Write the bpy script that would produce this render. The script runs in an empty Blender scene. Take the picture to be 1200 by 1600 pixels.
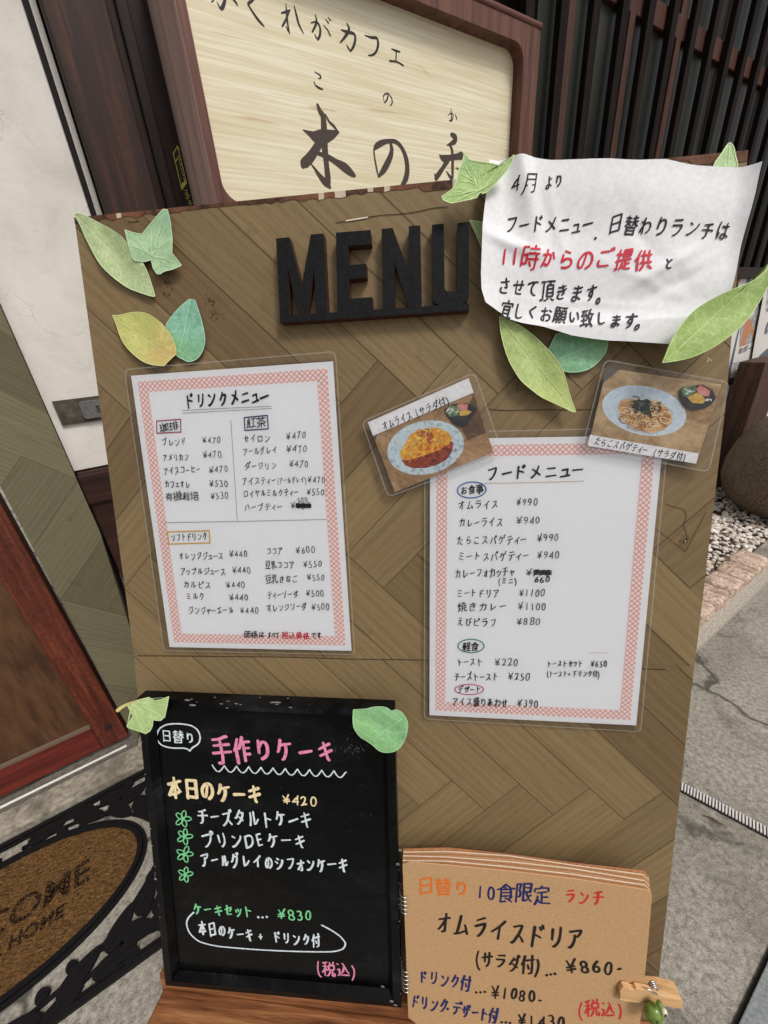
import bpy, bmesh, math, random
import numpy as np
from mathutils import Vector, Matrix
from mathutils.geometry import tessellate_polygon
random.seed(7)
R = math.radians
S = bpy.context.scene
COL = S.collection

# ------------------------------------------------------------------ camera
CAM_H = 1.12
RIGHT = Vector((0.9932750709700013, 0.09201033716755451, -0.07027610720473677))
DOWN = Vector((-0.023347438205367676, -0.43533770165430963, -0.899964434101476))
FWD = Vector((-0.11339987000220617, 0.8955530042228971, -0.4302618808453272))
C0 = Vector((0, 0, CAM_H))
cam_d = bpy.data.cameras.new("camera")
cam = bpy.data.objects.new("camera", cam_d)
COL.objects.link(cam)
mw = Matrix.Identity(4)
for i in range(3):
    mw[i][0], mw[i][1], mw[i][2] = RIGHT[i], -DOWN[i], -FWD[i]
mw[2][3] = CAM_H
cam.matrix_world = mw
cam_d.sensor_width = 36
cam_d.lens = 13.5
cam_d.clip_start = 0.01
cam_d.clip_end = 400
S.camera = cam

# ------------------------------------------------------------------ light
world = bpy.data.worlds.new("World")
S.world = world
world.use_nodes = True
wt = world.node_tree
sky = wt.nodes.new("ShaderNodeTexSky")
sky.sky_type = 'NISHITA'
sky.sun_disc = False
SUN_EL, SUN_AZ = R(56), R(128)
sky.sun_elevation = SUN_EL
sky.sun_rotation = SUN_AZ
sky.air_density = 0.75
sky.dust_density = 4.0
sky.ozone_density = 0.6
bg = wt.nodes["Background"]
bg.inputs["Strength"].default_value = 0.105
hsv = wt.nodes.new("ShaderNodeHueSaturation")   # overcast: the cloud cover greys the blue
hsv.inputs["Saturation"].default_value = 0.3
wt.links.new(sky.outputs[0], hsv.inputs["Color"])
wt.links.new(hsv.outputs[0], bg.inputs[0])
sun_d = bpy.data.lights.new("sun", 'SUN')
sun_d.energy = 1.45
sun_d.angle = R(14)
sun_d.color = (1.0, 0.965, 0.92)
sun = bpy.data.objects.new("sun", sun_d)
COL.objects.link(sun)
sdir = Vector((math.sin(SUN_AZ) * math.cos(SUN_EL), math.cos(SUN_AZ) * math.cos(SUN_EL), math.sin(SUN_EL)))
sun.rotation_euler = sdir.to_track_quat('Z', 'Y').to_euler()
sun.location = sdir * 20
vs = S.view_settings
vs.view_transform = 'Standard'
vs.look = 'None'
vs.exposure = 0.24
vs.gamma = 1.0
S.cycles.max_bounces = 8
S.cycles.transparent_max_bounces = 16

# ------------------------------------------------------------------ frames
# board frame: u along the board, v up its leaning face, z out of it towards the street
BU = Vector((1.0, 0.0, -0.00163))
BV = Vector((0.00156656, 0.27164323, 0.96239675))
BN = Vector((0.00044217, -0.96239802, 0.27164287))
BO = Vector((-0.29531675, 0.38370277, 1.09535055))
# wall frame: a along the house front, d depth from the lens towards the house
WA = Vector((.7905, .6125, 0)).normalized()
WD = Vector((-WA.y, WA.x, 0))

def ray(px, py):
    return RIGHT * (px - 600) + DOWN * (py - 800) + FWD * 600

class Plane:
    def __init__(self, o, ex, ey, n, disp=None):
        self.o, self.ex, self.ey, self.n, self.disp = o, ex, ey, n, disp
    def uv(self, px, py):
        r = ray(px, py)
        s = (self.o - C0).dot(self.n) / r.dot(self.n)
        p = C0 + r * s - self.o
        return (p.dot(self.ex), p.dot(self.ey))
    def pos(self, u, v, z=0.0):
        dz = self.disp(u, v) if self.disp else 0.0
        return self.o + self.ex * u + self.ey * v + self.n * (z + dz)
    def at(self, px, py, z=0.0):
        u, v = self.uv(px, py)
        return self.pos(u, v, z)
    def up(self, dz, disp=None):
        return Plane(self.o + self.n * dz, self.ex, self.ey, self.n, disp or self.disp)

BOARD = Plane(BO, BU, BV, BN)
def WALL(d):
    return Plane(WD * d, WA, Vector((0, 0, 1)), -WD)
GROUND = Plane(Vector((0, 0, 0)), WA, WD, Vector((0, 0, 1)))
def W3(a, d, z):
    return WA * a + WD * d + Vector((0, 0, z))

# ------------------------------------------------------------------ objects
def props(o, label=None, cat=None, group=None, kind=None):
    if label: o["label"] = label
    if cat: o["category"] = cat
    if group: o["group"] = group
    if kind: o["kind"] = kind
    return o

def thing(name, label, cat, loc, group=None):
    o = bpy.data.objects.new(name, None)
    o.empty_display_size = 0.05
    COL.objects.link(o)
    o.location = loc
    o.matrix_world = Matrix.Translation(loc)
    return props(o, label, cat, group)

class MB:
    """collects polygons, then links them as one mesh object"""
    def __init__(self):
        self.v, self.f, self.m, self.uv, self.sh = [], [], [], [], []
    def face(self, pts, m=0, uv=None, sh=0.5):
        i = len(self.v)
        self.v += [tuple(p) for p in pts]
        self.f.append(tuple(range(i, i + len(pts))))
        self.m.append(m)
        self.uv.append(uv or [(0, 0)] * len(pts))
        self.sh.append(sh)
    def mesh(self, verts, faces, m=0, sh=0.5, uvs=None):
        i = len(self.v)
        self.v += [tuple(p) for p in verts]
        for f in faces:
            self.f.append(tuple(i + k for k in f))
            self.m.append(m)
            self.uv.append([uvs[k] for k in f] if uvs else [(0, 0)] * len(f))
            self.sh.append(sh)
    def poly(self, pts, m=0, sh=0.5, uvs=None):
        """any simple polygon, tessellated; pts are 3D, assumed nearly planar"""
        pts = [Vector(p) for p in pts]
        n = Vector((0, 0, 0))
        for a, b in zip(pts, pts[1:] + pts[:1]):
            n += a.cross(b)
        tri = tessellate_polygon([pts])
        faces = []
        for t in tri:
            a, b, c = (pts[k] for k in t)
            faces.append(t if (b - a).cross(c - a).dot(n) > 0 else t[::-1])
        self.mesh(pts, faces, m, sh, uvs)
    def prism(self, pts, depth, m=0, mside=None, msh=0.5):
        """polygon pts (3D) pushed back by vector depth; front face is pts"""
        pts = [Vector(p) for p in pts]
        n = Vector((0, 0, 0))
        for a, b in zip(pts, pts[1:] + pts[:1]):
            n += a.cross(b)
        if n.dot(depth) > 0:
            pts = pts[::-1]
        back = [p + depth for p in pts]
        self.poly(pts, m, msh)
        self.poly(back[::-1], m, msh)
        k = len(pts)
        for i in range(k):
            j = (i + 1) % k
            self.face([pts[i], back[i], back[j], pts[j]], m if mside is None else mside, sh=msh)
    def box(self, o, x, y, z, m=0, sh=0.5):
        """corner o and three edge vectors"""
        o, x, y, z = Vector(o), Vector(x), Vector(y), Vector(z)
        P = [o, o + x, o + x + y, o + y]
        Q = [p + z for p in P]
        if x.cross(y).dot(z) < 0:
            P, Q = Q, P
        self.face(P[::-1], m, sh=sh)
        self.face(Q, m, sh=sh)
        for i in range(4):
            j = (i + 1) % 4
            self.face([P[i], P[j], Q[j], Q[i]], m, sh=sh)
    def tube(self, pts, r, seg=8, m=0, closed=False, cap=True):
        pts = [Vector(p) for p in pts]
        rs = r if isinstance(r, (list, tuple)) else [r] * len(pts)
        rings = []
        k = len(pts)
        prev = None
        for i, p in enumerate(pts):
            if closed:
                t = (pts[(i + 1) % k] - pts[i - 1]).normalized()
            else:
                t = (pts[min(i + 1, k - 1)] - pts[max(i - 1, 0)]).normalized()
            if prev is None:
                a = t.orthogonal().normalized()
            else:
                a = (prev - t * prev.dot(t)).normalized()
            prev = a
            b = t.cross(a)
            rings.append([p + (a * math.cos(q) + b * math.sin(q)) * rs[i]
                          for q in (2 * math.pi * s / seg for s in range(seg))])
        V = [q for ring in rings for q in ring]
        F = []
        for i in range(k if closed else k - 1):
            for s in range(seg):
                A, B = i * seg, ((i + 1) % k) * seg
                F.append((A + s, A + (s + 1) % seg, B + (s + 1) % seg, B + s))
        if cap and not closed:
            F.append(tuple(range(seg))[::-1])
            F.append(tuple((k - 1) * seg + s for s in range(seg)))
        self.mesh(V, F, m)
    def lathe(self, prof, o, seg=40, m=0, axis=None, squash=None):
        """profile [(r, z)] turned about the vertical through o"""
        o = Vector(o)
        V, F = [], []
        for r, z in prof:
            for s in range(seg):
                q = 2 * math.pi * s / seg
                V.append(o + Vector((r * math.cos(q), r * math.sin(q), z)))
        for i in range(len(prof) - 1):
            for s in range(seg):
                A, B = i * seg, (i + 1) * seg
                F.append((A + s, A + (s + 1) % seg, B + (s + 1) % seg, B + s))
        F.append(tuple((len(prof) - 1) * seg + s for s in range(seg)))
        self.mesh(V, F, m)
    def build(self, name, mats, parent=None, smooth=False, loc=None, weld=False, bevel=0.0):
        me = bpy.data.meshes.new(name)
        V = np.array(self.v, dtype=float).reshape(-1, 3)
        if loc is None and parent is None:
            loc = Vector(((V[:, 0].min() + V[:, 0].max()) / 2, (V[:, 1].min() + V[:, 1].max()) / 2, V[:, 2].min()))
        if loc is None:
            loc = parent.matrix_world.translation.copy() if parent else Vector((0, 0, 0))
        V = V - np.array(loc)
        me.from_pydata([tuple(p) for p in V], [], self.f)
        if not isinstance(mats, (list, tuple)):
            mats = [mats]
        for m in mats:
            me.materials.append(m)
        me.polygons.foreach_set("material_index", self.m)
        if smooth:
            me.polygons.foreach_set("use_smooth", [True] * len(self.f))
        ul = me.uv_layers.new(name="UVMap")
        flat = [c for f in self.uv for p in f for c in p]
        ul.data.foreach_set("uv", flat)
        at = me.attributes.new("shade", 'FLOAT', 'FACE')
        at.data.foreach_set("value", self.sh)
        me.update()
        o = bpy.data.objects.new(name, me)
        COL.objects.link(o)
        o.matrix_world = Matrix.Translation(loc)
        if parent:
            o.parent = parent
            o.matrix_parent_inverse = parent.matrix_world.inverted()
        if weld or bevel:
            bm = bmesh.new()
            bm.from_mesh(me)
            bmesh.ops.remove_doubles(bm, verts=bm.verts, dist=1e-5)
            bm.to_mesh(me)
            bm.free()
        if bevel:
            md = o.modifiers.new("bevel", 'BEVEL')
            md.width = bevel
            md.segments = 2
            md.limit_method = 'ANGLE'
            md.angle_limit = R(40)
        return o

# ------------------------------------------------------------------ materials
def lin(c):
    c = c / 255.0
    return c / 12.92 if c <= 0.04045 else ((c + 0.055) / 1.055) ** 2.4
def rgb(r, g, b, k=1.0):
    return (min(lin(r) * k, 1), min(lin(g) * k, 1), min(lin(b) * k, 1), 1)

class T:
    """small node-tree helper"""
    def __init__(self, name):
        self.mat = bpy.data.materials.new(name)
        self.mat.use_nodes = True
        self.t = self.mat.node_tree
        self.b = self.t.nodes["Principled BSDF"]
        self.out = self.t.nodes["Material Output"]
    def n(self, typ, **kw):
        nd = self.t.nodes.new("ShaderNode" + typ)
        ins = kw.pop("ins", {})
        for k, v in kw.items():
            setattr(nd, k, v)
        for k, v in ins.items():
            self.put(nd.inputs[k], v)
        return nd
    def put(self, sock, v):
        if isinstance(v, bpy.types.NodeSocket):
            self.t.links.new(v, sock)
        else:
            sock.default_value = v
    def coord(self, kind="Object", scale=(1, 1, 1), rot=(0, 0, 0), off=None):
        c = self.n("TexCoord").outputs[kind]
        mp = self.n("Mapping", ins={"Vector": c, "Scale": scale, "Rotation": rot})
        if off is not None:
            self.put(mp.inputs["Location"], off)
        return mp.outputs[0]
    def noise(self, vec, scale, detail=4, rough=0.55, dist=0.0):
        return self.n("TexNoise", ins={"Vector": vec, "Scale": scale, "Detail": detail, "Roughness": rough, "Distortion": dist}).outputs["Fac"]
    def ramp(self, fac, stops, interp='LINEAR'):
        r = self.n("ValToRGB")
        r.color_ramp.interpolation = interp
        el = r.color_ramp.elements
        el[0].position, el[0].color = stops[0]
        el[1].position, el[1].color = stops[-1]
        for p, c in stops[1:-1]:
            e = el.new(p)
            e.color = c
        self.put(r.inputs[0], fac)
        return r.outputs[0]
    def mix(self, fac, a, b, mode='MIX'):
        m = self.n("Mix", data_type='RGBA', blend_type=mode)
        self.put(m.inputs[0], fac)
        self.put(m.inputs[6], a)
        self.put(m.inputs[7], b)
        return m.outputs[2]
    def math(self, op, a, b=0.0, c=None):
        m = self.n("Math", operation=op)
        self.put(m.inputs[0], a)
        self.put(m.inputs[1], b)
        if c is not None:
            self.put(m.inputs[2], c)
        return m.outputs[0]
    def attr(self, name="shade"):
        return self.n("Attribute", attribute_name=name).outputs["Fac"]
    def bump(self, h, strength=0.3, dist=0.002):
        self.put(self.b.inputs["Normal"], self.n("Bump", ins={"Height": h, "Strength": strength, "Distance": dist}).outputs[0])
    def done(self, col, rough=0.6, spec=0.4, metal=0.0):
        self.put(self.b.inputs["Base Color"], col)
        self.put(self.b.inputs["Roughness"], rough)
        self.put(self.b.inputs["Specular IOR Level"], spec)
        self.put(self.b.inputs["Metallic"], metal)
        return self.mat

def speckle(name, c1, c2, scale=60, rough=0.6, spec=0.3, bump=0.15, bdist=0.001, detail=5, lo=0.35, hi=0.68, coat=0.0, metal=0.0, stretch=(1, 1, 1), c3=None):
    t = T(name)
    v = t.coord("Object", scale=stretch)
    f = t.noise(v, scale, detail, 0.6)
    col = t.ramp(f, [(lo, c1), (hi, c2)])
    if c3:
        g = t.noise(v, scale * 0.13, 4, 0.6, 0.4)
        col = t.mix(t.ramp(g, [(0.45, (0, 0, 0, 1)), (0.7, (1, 1, 1, 1))]), col, c3)
    if bump:
        t.bump(f, bump, bdist)
    if coat:
        t.b.inputs["Coat Weight"].default_value = coat
        t.b.inputs["Coat Roughness"].default_value = 0.2
    return t.done(col, rough, spec, metal)

def timber(name, dark, mid, light, along, freq=55, rough=0.55, spec=0.3, bump=0.35, mottled=0.0, bdist=0.0012):
    """wood whose grain runs along the given direction of the object"""
    t = T(name)
    q = Vector(along).normalized().to_track_quat('Z', 'Y').inverted().to_euler()
    c = t.n("TexCoord").outputs["Object"]
    rot = t.n("VectorRotate", rotation_type='EULER_XYZ', ins={"Vector": c, "Rotation": q})
    mp = t.n("Mapping", ins={"Vector": rot.outputs[0], "Scale": (1, 1, 0.055)})
    f = t.noise(mp.outputs[0], freq, 6, 0.62, 0.6)
    g = t.noise(mp.outputs[0], freq * 5.5, 3, 0.6)
    h = t.math('ADD', t.math('MULTIPLY', f, 0.7), t.math('MULTIPLY', g, 0.3))
    col = t.ramp(h, [(0.33, dark), (0.5, mid), (0.68, light)])
    if mottled:
        k = t.noise(rot.outputs[0], 90, 5, 0.7, 1.0)
        col = t.mix(t.math('MULTIPLY', t.ramp(k, [(0.42, (0, 0, 0, 1)), (0.62, (1, 1, 1, 1))]), mottled), col, dark)
    t.bump(h, bump, bdist)
    return t.done(col, rough, spec)

def flat(name, c, rough=0.6, spec=0.3, var=0.08, scale=250):
    t = T(name)
    f = t.noise(t.coord("Object"), scale, 3)
    lo = tuple(x * (1 - var) for x in c[:3]) + (1,)
    hi = tuple(min(1, x * (1 + var)) for x in c[:3]) + (1,)
    return t.done(t.ramp(f, [(0.3, lo), (0.7, hi)]), rough, spec)

# ------------------------------------------------------------------ handwriting
# pen paths of every character: left edge, right edge, strokes (x, y, x, y ... on a grid of 88)
GL_DATA = {
    '4': (0.01, 0.47, [[15,37,16,43,25,54,32,57],[10,36,37,37],[34,65,32,59,32,21]]),
    '月': (0.03, 0.82, [[25,55,64,55],[24,37,64,37],[13,15,18,21,24,37,25,72,64,73,64,17,59,15,51,15]]),
    'よ': (0.13, 0.86, [[43,57,65,59],[43,72,44,23,41,18,37,17,26,18,20,21,20,29,23,32,31,35,38,35,52,32,65,23]]),
    'り': (0.21, 0.79, [[26,57,31,56],[26,37,26,56,28,73],[36,17,50,22,58,30,62,40,61,56,58,63,54,67,44,68,37,65,30,54,26,52]]),
    'フ': (0.15, 0.86, [[29,21,32,20,41,24,55,36,62,50,65,59,65,65,21,66]]),
    'ー': (0.1, 0.9, [[18,45,69,45]]),
    'ド': (0.3, 0.87, [[54,67,59,60],[33,50,44,48,62,40],[62,72,67,64],[32,70,32,18]]),
    'メ': (0.11, 0.87, [[66,27,45,47,28,58],[19,19,30,24,43,36,53,48,62,69]]),
    'ニ': (0.09, 0.89, [[62,62,23,62],[17,25,69,26]]),
    'ュ': (0.15, 0.86, [[28,51,56,51,54,21],[67,21,21,21]]),
    '日': (0.18, 0.83, [[65,46,23,46],[23,20,65,19,65,71,23,71,23,15]]),
    '替': (0.04, 0.97, [[37,48,26,55],[59,58,70,45,73,44,74,45],[23,29,64,29],[71,70,48,70],[37,70,16,70],[39,59,14,59],[73,59,63,59,59,58,46,59],[59,76,59,58,53,50,46,46],[15,44,19,46,26,55,27,76],[64,17,23,17,23,40,26,40,63,40,64,17]]),
    'わ': (0.06, 0.93, [[30,50,35,51,40,54,48,58,61,58,70,51,72,46,72,39,68,30,62,25,51,21],[16,59,30,60],[15,25,15,29,23,41,28,43],[32,73,30,48,28,43,29,40,29,18]]),
    'ラ': (0.14, 0.88, [[64,69,27,69],[21,52,66,51,66,46,64,41,55,29,39,19,32,19]]),
    'ン': (0.14, 0.92, [[26,65,37,57],[21,21,23,20,31,21,44,27,54,34,64,43,71,53,71,59]]),
    'チ': (0.09, 0.91, [[73,45,71,48,15,48],[64,69,61,70,42,66,23,65],[45,67,43,35,39,26,32,20,30,18,24,18]]),
    'は': (0.12, 0.95, [[20,26,23,28,26,36],[40,58,55,57,70,59],[20,18,20,26,18,29,18,49,22,71],[73,24,65,30,56,34,47,34,42,33,38,30,37,23,41,19,47,18,54,18,59,23,59,71]]),
    '1': (0.2, 0.3, [[25,21,25,63]]),
    '時': (0.08, 0.96, [[31,51,15,51],[43,32,50,23],[71,67,40,67],[37,40,73,40],[56,76,56,54],[65,54,65,17,64,15,56,14],[15,29,31,29,31,72,15,72,15,23],[37,54,74,54]]),
    'か': (0.08, 0.97, [[63,64,73,43],[36,73,34,71,34,60,26,35,20,21,18,18,16,18],[33,21,36,18,45,18,49,21,54,39,54,51,52,54,48,57,16,56]]),
    'ら': (0.18, 0.85, [[24,38,29,39,35,44,43,47,56,47,62,44,66,37,65,27,57,21,47,18,33,18,30,20],[24,38,26,59],[34,71,54,67,56,67]]),
    'の': (0.09, 0.91, [[48,18,56,21,63,25,70,36,70,46,68,54,65,59,59,64,53,67,38,67,29,62,19,52,17,47,16,37,19,28,23,25,30,25,34,28,43,50,45,67]]),
    'ご': (0.16, 0.97, [[72,76,75,70],[67,67,63,73],[26,65,59,65],[23,37,22,37,21,32,22,26,26,21,30,19,63,19]]),
    '提': (0.03, 0.97, [[69,65,40,65],[54,32,70,32],[69,65,68,75,40,75,40,65,40,55,68,55,69,65],[15,15,21,15,21,17,21,76],[29,62,12,62],[54,45,54,17],[29,43,13,39],[36,45,73,45],[40,27,49,18,66,15,73,15,76,16],[40,36,40,27,34,17]]),
    '供': (0.02, 0.96, [[34,15,41,23,43,27,46,29],[63,27,73,15],[21,55,16,54,12,48],[43,37,43,75],[74,37,33,37],[63,37,63,75],[35,61,73,61],[21,15,21,55,22,63,28,76]]),
    'と': (0.2, 0.84, [[37,50,28,70],[62,62,42,51,37,50,36,47,32,45,26,37,25,28,28,23,39,18,66,20]]),
    'さ': (0.16, 0.86, [[26,38,23,29,25,23,28,21,36,18,57,18,61,19],[21,60,43,59,67,63],[48,73,49,65,61,40,60,38,48,40]]),
    'せ': (0.05, 0.92, [[58,71,58,45,56,37,54,36,46,37],[63,20,38,19,31,22,29,33,29,68],[12,51,71,56]]),
    'て': (0.09, 0.88, [[48,64,48,61,43,56,38,47,37,39,39,32,45,24,56,19,61,19],[15,63,39,66,46,66,48,64,54,67,68,67]]),
    '頂': (0.04, 0.98, [[50,21,48,21,38,15,32,15],[56,73,55,62],[72,51,43,51],[72,39,43,39],[78,15,74,15,64,21],[13,18,15,16,22,17,24,20,24,72],[13,72,33,72],[72,39,71,28,43,28,43,46,43,62,71,62,72,39],[75,73,40,73]]),
    'き': (0.16, 0.86, [[28,37,24,34,23,26,25,22,29,19,36,17,57,18],[23,65,44,64,63,67],[21,49,47,49,66,52,68,54],[48,35,54,35,58,40,51,53,45,73]]),
    'ま': (0.18, 0.87, [[66,50,43,48,23,49],[66,65,43,63,23,65],[67,23,54,30,43,34,34,34,27,32,24,29,23,22,26,18,32,17,43,18,46,22,45,72]]),
    'す': (0.1, 0.93, [[49,51,44,52,37,51,32,45,32,37,38,32,50,33],[72,63,17,62],[49,72,49,51,51,45,50,30,48,26,43,21,37,18,32,18]]),
    '。': (0.04, 0.35, [[27,32,25,33,18,33,14,30,12,26,12,22,15,17,23,15,29,19,30,26,27,32]]),
    '宜': (0.06, 0.94, [[44,67,44,73,43,76],[59,43,28,43],[59,30,28,30],[71,58,71,67,16,67,15,58],[59,17,59,55,28,55,28,16],[73,16,14,16]]),
    'し': (0.24, 0.9, [[28,71,27,28,31,20,37,17,48,17,57,20,63,23]]),
    'く': (0.21, 0.73, [[51,68,32,54,27,48,26,44,29,40,55,18]]),
    'お': (0.11, 0.95, [[73,56,61,64],[18,59,30,59,49,62],[48,18,52,18,62,22,65,24,67,30,67,35,65,41,56,45,47,45,36,43,27,39,20,33,18,29,18,26,21,21,25,19,32,18,33,21,34,74]]),
    '願': (0.03, 0.98, [[24,30,21,21],[73,51,51,51],[45,15,54,19],[73,39,51,39],[60,62,61,73],[40,30,43,23],[33,38,32,15,28,14],[75,15,67,21],[33,73,32,62],[41,50,24,50],[73,39,72,28,51,28,51,46,51,62,72,62,73,39],[74,73,48,73],[12,17,15,34,16,73,42,73],[33,38,41,39,41,62,34,62,24,61,24,39,33,38]]),
    'い': (0.13, 0.92, [[43,37,43,32,37,21,29,21,26,24,22,32,21,40,19,56,20,65],[60,63,65,56,70,41,71,33,70,30]]),
    '致': (0.04, 0.97, [[44,50,49,53],[44,50,43,45],[23,72,22,66,18,59,16,54],[43,16,44,15,50,19,59,28],[16,54,23,54,37,55],[59,32,62,34,66,45,69,62],[13,19,42,23],[40,72,13,72],[51,62,74,62],[40,37,15,37],[27,46,27,21],[44,50,37,55,33,63],[55,76,54,76,49,53,51,51,56,37,59,32,59,28,68,19,73,16]]),
    'リ': (0.22, 0.78, [[26,70,26,40],[37,19,41,18,48,22,54,26,58,34,60,45,60,70]]),
    'ク': (0.1, 0.87, [[39,63,64,63,66,62,65,56,54,36,43,25,32,19,27,18],[19,45,32,56,35,62,39,63,40,70,42,73,45,74]]),
    '珈': (0.03, 0.93, [[59,22,73,22],[26,50,14,50],[20,26,20,71],[40,76,38,37,35,24,31,15],[13,71,26,71],[33,61,51,61,48,21,46,16,41,16],[59,16,59,68,73,68,73,16],[27,28,20,26,12,23]]),
    '琲': (0.03, 0.96, [[37,48,48,48],[61,64,73,64],[61,48,73,48],[48,33,36,33],[61,33,74,33],[48,64,37,64],[30,71,13,71],[21,71,22,26],[28,50,14,50],[61,76,61,15],[48,75,48,15],[12,23,29,28]]),
    '紅': (0.04, 0.96, [[26,55,16,56],[58,70,58,19],[16,29,13,17,15,14],[27,18,26,29],[37,24,34,32],[27,76,18,61,16,56],[73,70,43,70],[40,18,74,18],[34,64,32,59,26,55,25,51,20,45,20,42],[34,49,36,41,23,40,20,42,14,39]]),
    '茶': (0.04, 0.97, [[69,18,57,29],[73,43,59,49,44,60,27,48,15,43,13,43],[31,29,29,29,24,23,18,18,13,18],[29,63,29,76],[64,37,23,37],[43,46,43,16,40,14,36,14],[14,69,73,69],[57,76,57,63]]),
    'ブ': (0.13, 0.97, [[19,65,64,65],[77,70,74,72,71,78],[26,20,32,19,44,26,56,39,64,56,64,65,65,70,62,75]]),
    'レ': (0.22, 0.91, [[27,68,27,21,34,21,54,30,64,37,69,43]]),
    '¥': (-0.0, 0.55, [[24,43,23,48,12,67],[42,32,12,32],[43,68,33,51,32,46,27,40,27,21],[12,42,22,42,24,43,42,42]]),
    '7': (0.05, 0.49, [[17,21,19,22,33,53,35,64],[41,66,35,64,14,64]]),
    '0': (0.03, 0.47, [[36,30,37,36,37,48,36,56,32,62,27,65,23,65,18,61,15,55,12,43,13,33,18,23,23,21,30,21,34,26,36,30]]),
    'ア': (0.12, 0.93, [[22,19,26,18,33,23,37,28,42,39,43,54],[19,67,68,67,68,62,65,56,57,49,52,48]]),
    'カ': (0.11, 0.86, [[19,59,66,58,65,35,62,23,59,20,48,20],[41,73,40,53,35,37,29,27,23,21,21,19,18,20]]),
    'イ': (0.09, 0.86, [[47,18,47,53],[65,70,56,61,48,56,47,53,41,52,34,48,17,42]]),
    'ス': (0.1, 0.9, [[68,20,64,26,48,40],[18,21,21,20,29,24,45,39,48,40,49,44,56,53,60,65,59,66,24,66]]),
    'コ': (0.16, 0.85, [[23,65,65,65,66,23,21,23]]),
    'ヒ': (0.23, 0.86, [[64,59,42,51,32,48,26,48],[67,21,33,21,28,23,26,29,26,70]]),
    'ェ': (0.16, 0.85, [[43,21,43,52],[24,52,62,52],[66,20,21,20]]),
    'オ': (0.09, 0.9, [[51,53,47,51,43,45,29,34,19,28],[70,59,18,59],[40,18,51,18,52,20,52,72]]),
    '有': (0.04, 0.94, [[29,41,65,41],[65,29,29,29],[73,67,14,67],[37,75,36,70,32,62,28,52,29,15],[14,40,24,49,32,54,64,54,65,18,63,15,54,14]]),
    '機': (0.03, 0.97, [[38,31,42,30,48,25],[73,51,64,51],[66,76,62,67,61,63,67,63],[26,62,13,62],[21,76,21,14],[68,32,65,27,62,25,59,21,48,15,45,15],[36,49,37,54,45,66],[33,39,73,39],[74,23,76,21,73,15,68,15,62,19,58,26,53,49,51,76],[38,40,38,31,36,24,33,19,29,15],[76,48,73,49,71,56],[68,39,68,43,64,46,63,55,66,59,67,63,69,64,71,67],[12,29,12,34,17,48,20,50,25,48,27,45,27,40],[40,75,36,67,36,63,37,62,41,62],[36,49,46,50,45,54]]),
    '栽': (0.04, 0.97, [[58,26,54,24,46,18,43,16],[71,66,70,68,63,74],[69,45,63,34,58,32],[43,42,15,42],[29,56,29,76],[13,56,74,56],[42,69,17,69],[29,49,29,15],[73,27,75,25,74,17,70,14,65,15,58,26,58,32,56,34,54,47,52,76],[17,24,26,33,34,32,42,27]]),
    '培': (0.04, 0.96, [[54,76,55,68],[43,62,45,54],[66,62,62,48],[37,68,72,68],[74,48,34,48],[29,59,12,59],[21,76,21,29],[13,26,31,32,31,33],[69,17,69,36,43,36,41,36,41,17,69,17]]),
    'セ': (0.06, 0.89, [[32,70,33,23,39,19,65,20],[54,38,63,50,65,54,65,59,14,48]]),
    'ロ': (0.15, 0.86, [[21,24,67,23,67,65,21,65,21,20]]),
    'ル': (0.07, 0.95, [[48,69,48,22,54,22,59,25,73,38],[21,23,29,40,29,69]]),
    'グ': (0.06, 0.96, [[63,73,66,67],[21,17,26,16,29,18,45,27,54,38,62,55,62,61,36,62],[71,76,74,70],[40,72,37,67,36,62,33,61,26,52,19,45,13,44]]),
    'ダ': (0.06, 0.96, [[75,70,69,78],[37,63,61,62,64,64],[59,29,35,45],[62,74,65,69,63,56,57,43,54,39,54,37,34,21,25,16,18,17],[14,44,17,44,20,46,29,56,34,62,37,63,39,71]]),
    'ジ': (0.09, 0.94, [[40,62,30,69,27,69],[29,46,18,52],[23,18,34,22,54,33,67,47,70,54],[63,62,59,70],[73,65,68,73]]),
    'テ': (0.1, 0.92, [[27,18,31,18,40,26,45,38,45,50],[26,68,63,69],[72,51,17,50]]),
    'ィ': (0.12, 0.78, [[45,43,45,15],[60,58,45,46,45,43,39,43,21,34]]),
    '(': (0.06, 0.31, [[29,1,23,6,19,14,15,30,18,50,26,67]]),
    ')': (0.01, 0.26, [[11,67,20,51,22,39,22,29,20,18,11,1]]),
    'ヤ': (0.06, 0.92, [[44,18,29,72],[15,53,31,55,62,62,68,62,67,57,62,49,55,42,52,41]]),
    'ミ': (0.16, 0.81, [[26,50,58,43],[29,70,62,63],[21,28,25,29,36,26,60,20]]),
    'ハ': (0.08, 0.92, [[54,65,65,39,70,22],[18,22,26,38,31,51,33,63,35,65]]),
    'ソ': (0.12, 0.85, [[29,51,21,65],[32,20,35,21,45,27,53,36,62,54,65,67]]),
    'ト': (0.33, 0.85, [[35,51,43,50,65,41],[34,70,34,18]]),
    'ッ': (0.18, 0.85, [[34,16,43,20,52,27,62,42,65,53],[41,56,44,45],[23,52,28,41]]),
    'プ': (0.13, 0.98, [[19,65,61,65,73,64,77,67,77,73,73,76,68,76,66,75,65,73,64,56,61,48,54,34,40,23,32,19,26,20]]),
    'ピ': (0.19, 0.94, [[23,47,29,47,59,57],[65,74,61,70,62,65,65,62,70,63,73,65,73,73,70,75,65,74],[24,70,23,27,25,23,31,19,56,19,65,21]]),
    'ャ': (0.15, 0.87, [[33,59,45,15],[58,37,64,45,65,51,58,51,22,43]]),
    'エ': (0.08, 0.92, [[43,23,43,63],[70,23,16,23],[67,63,21,63]]),
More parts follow.
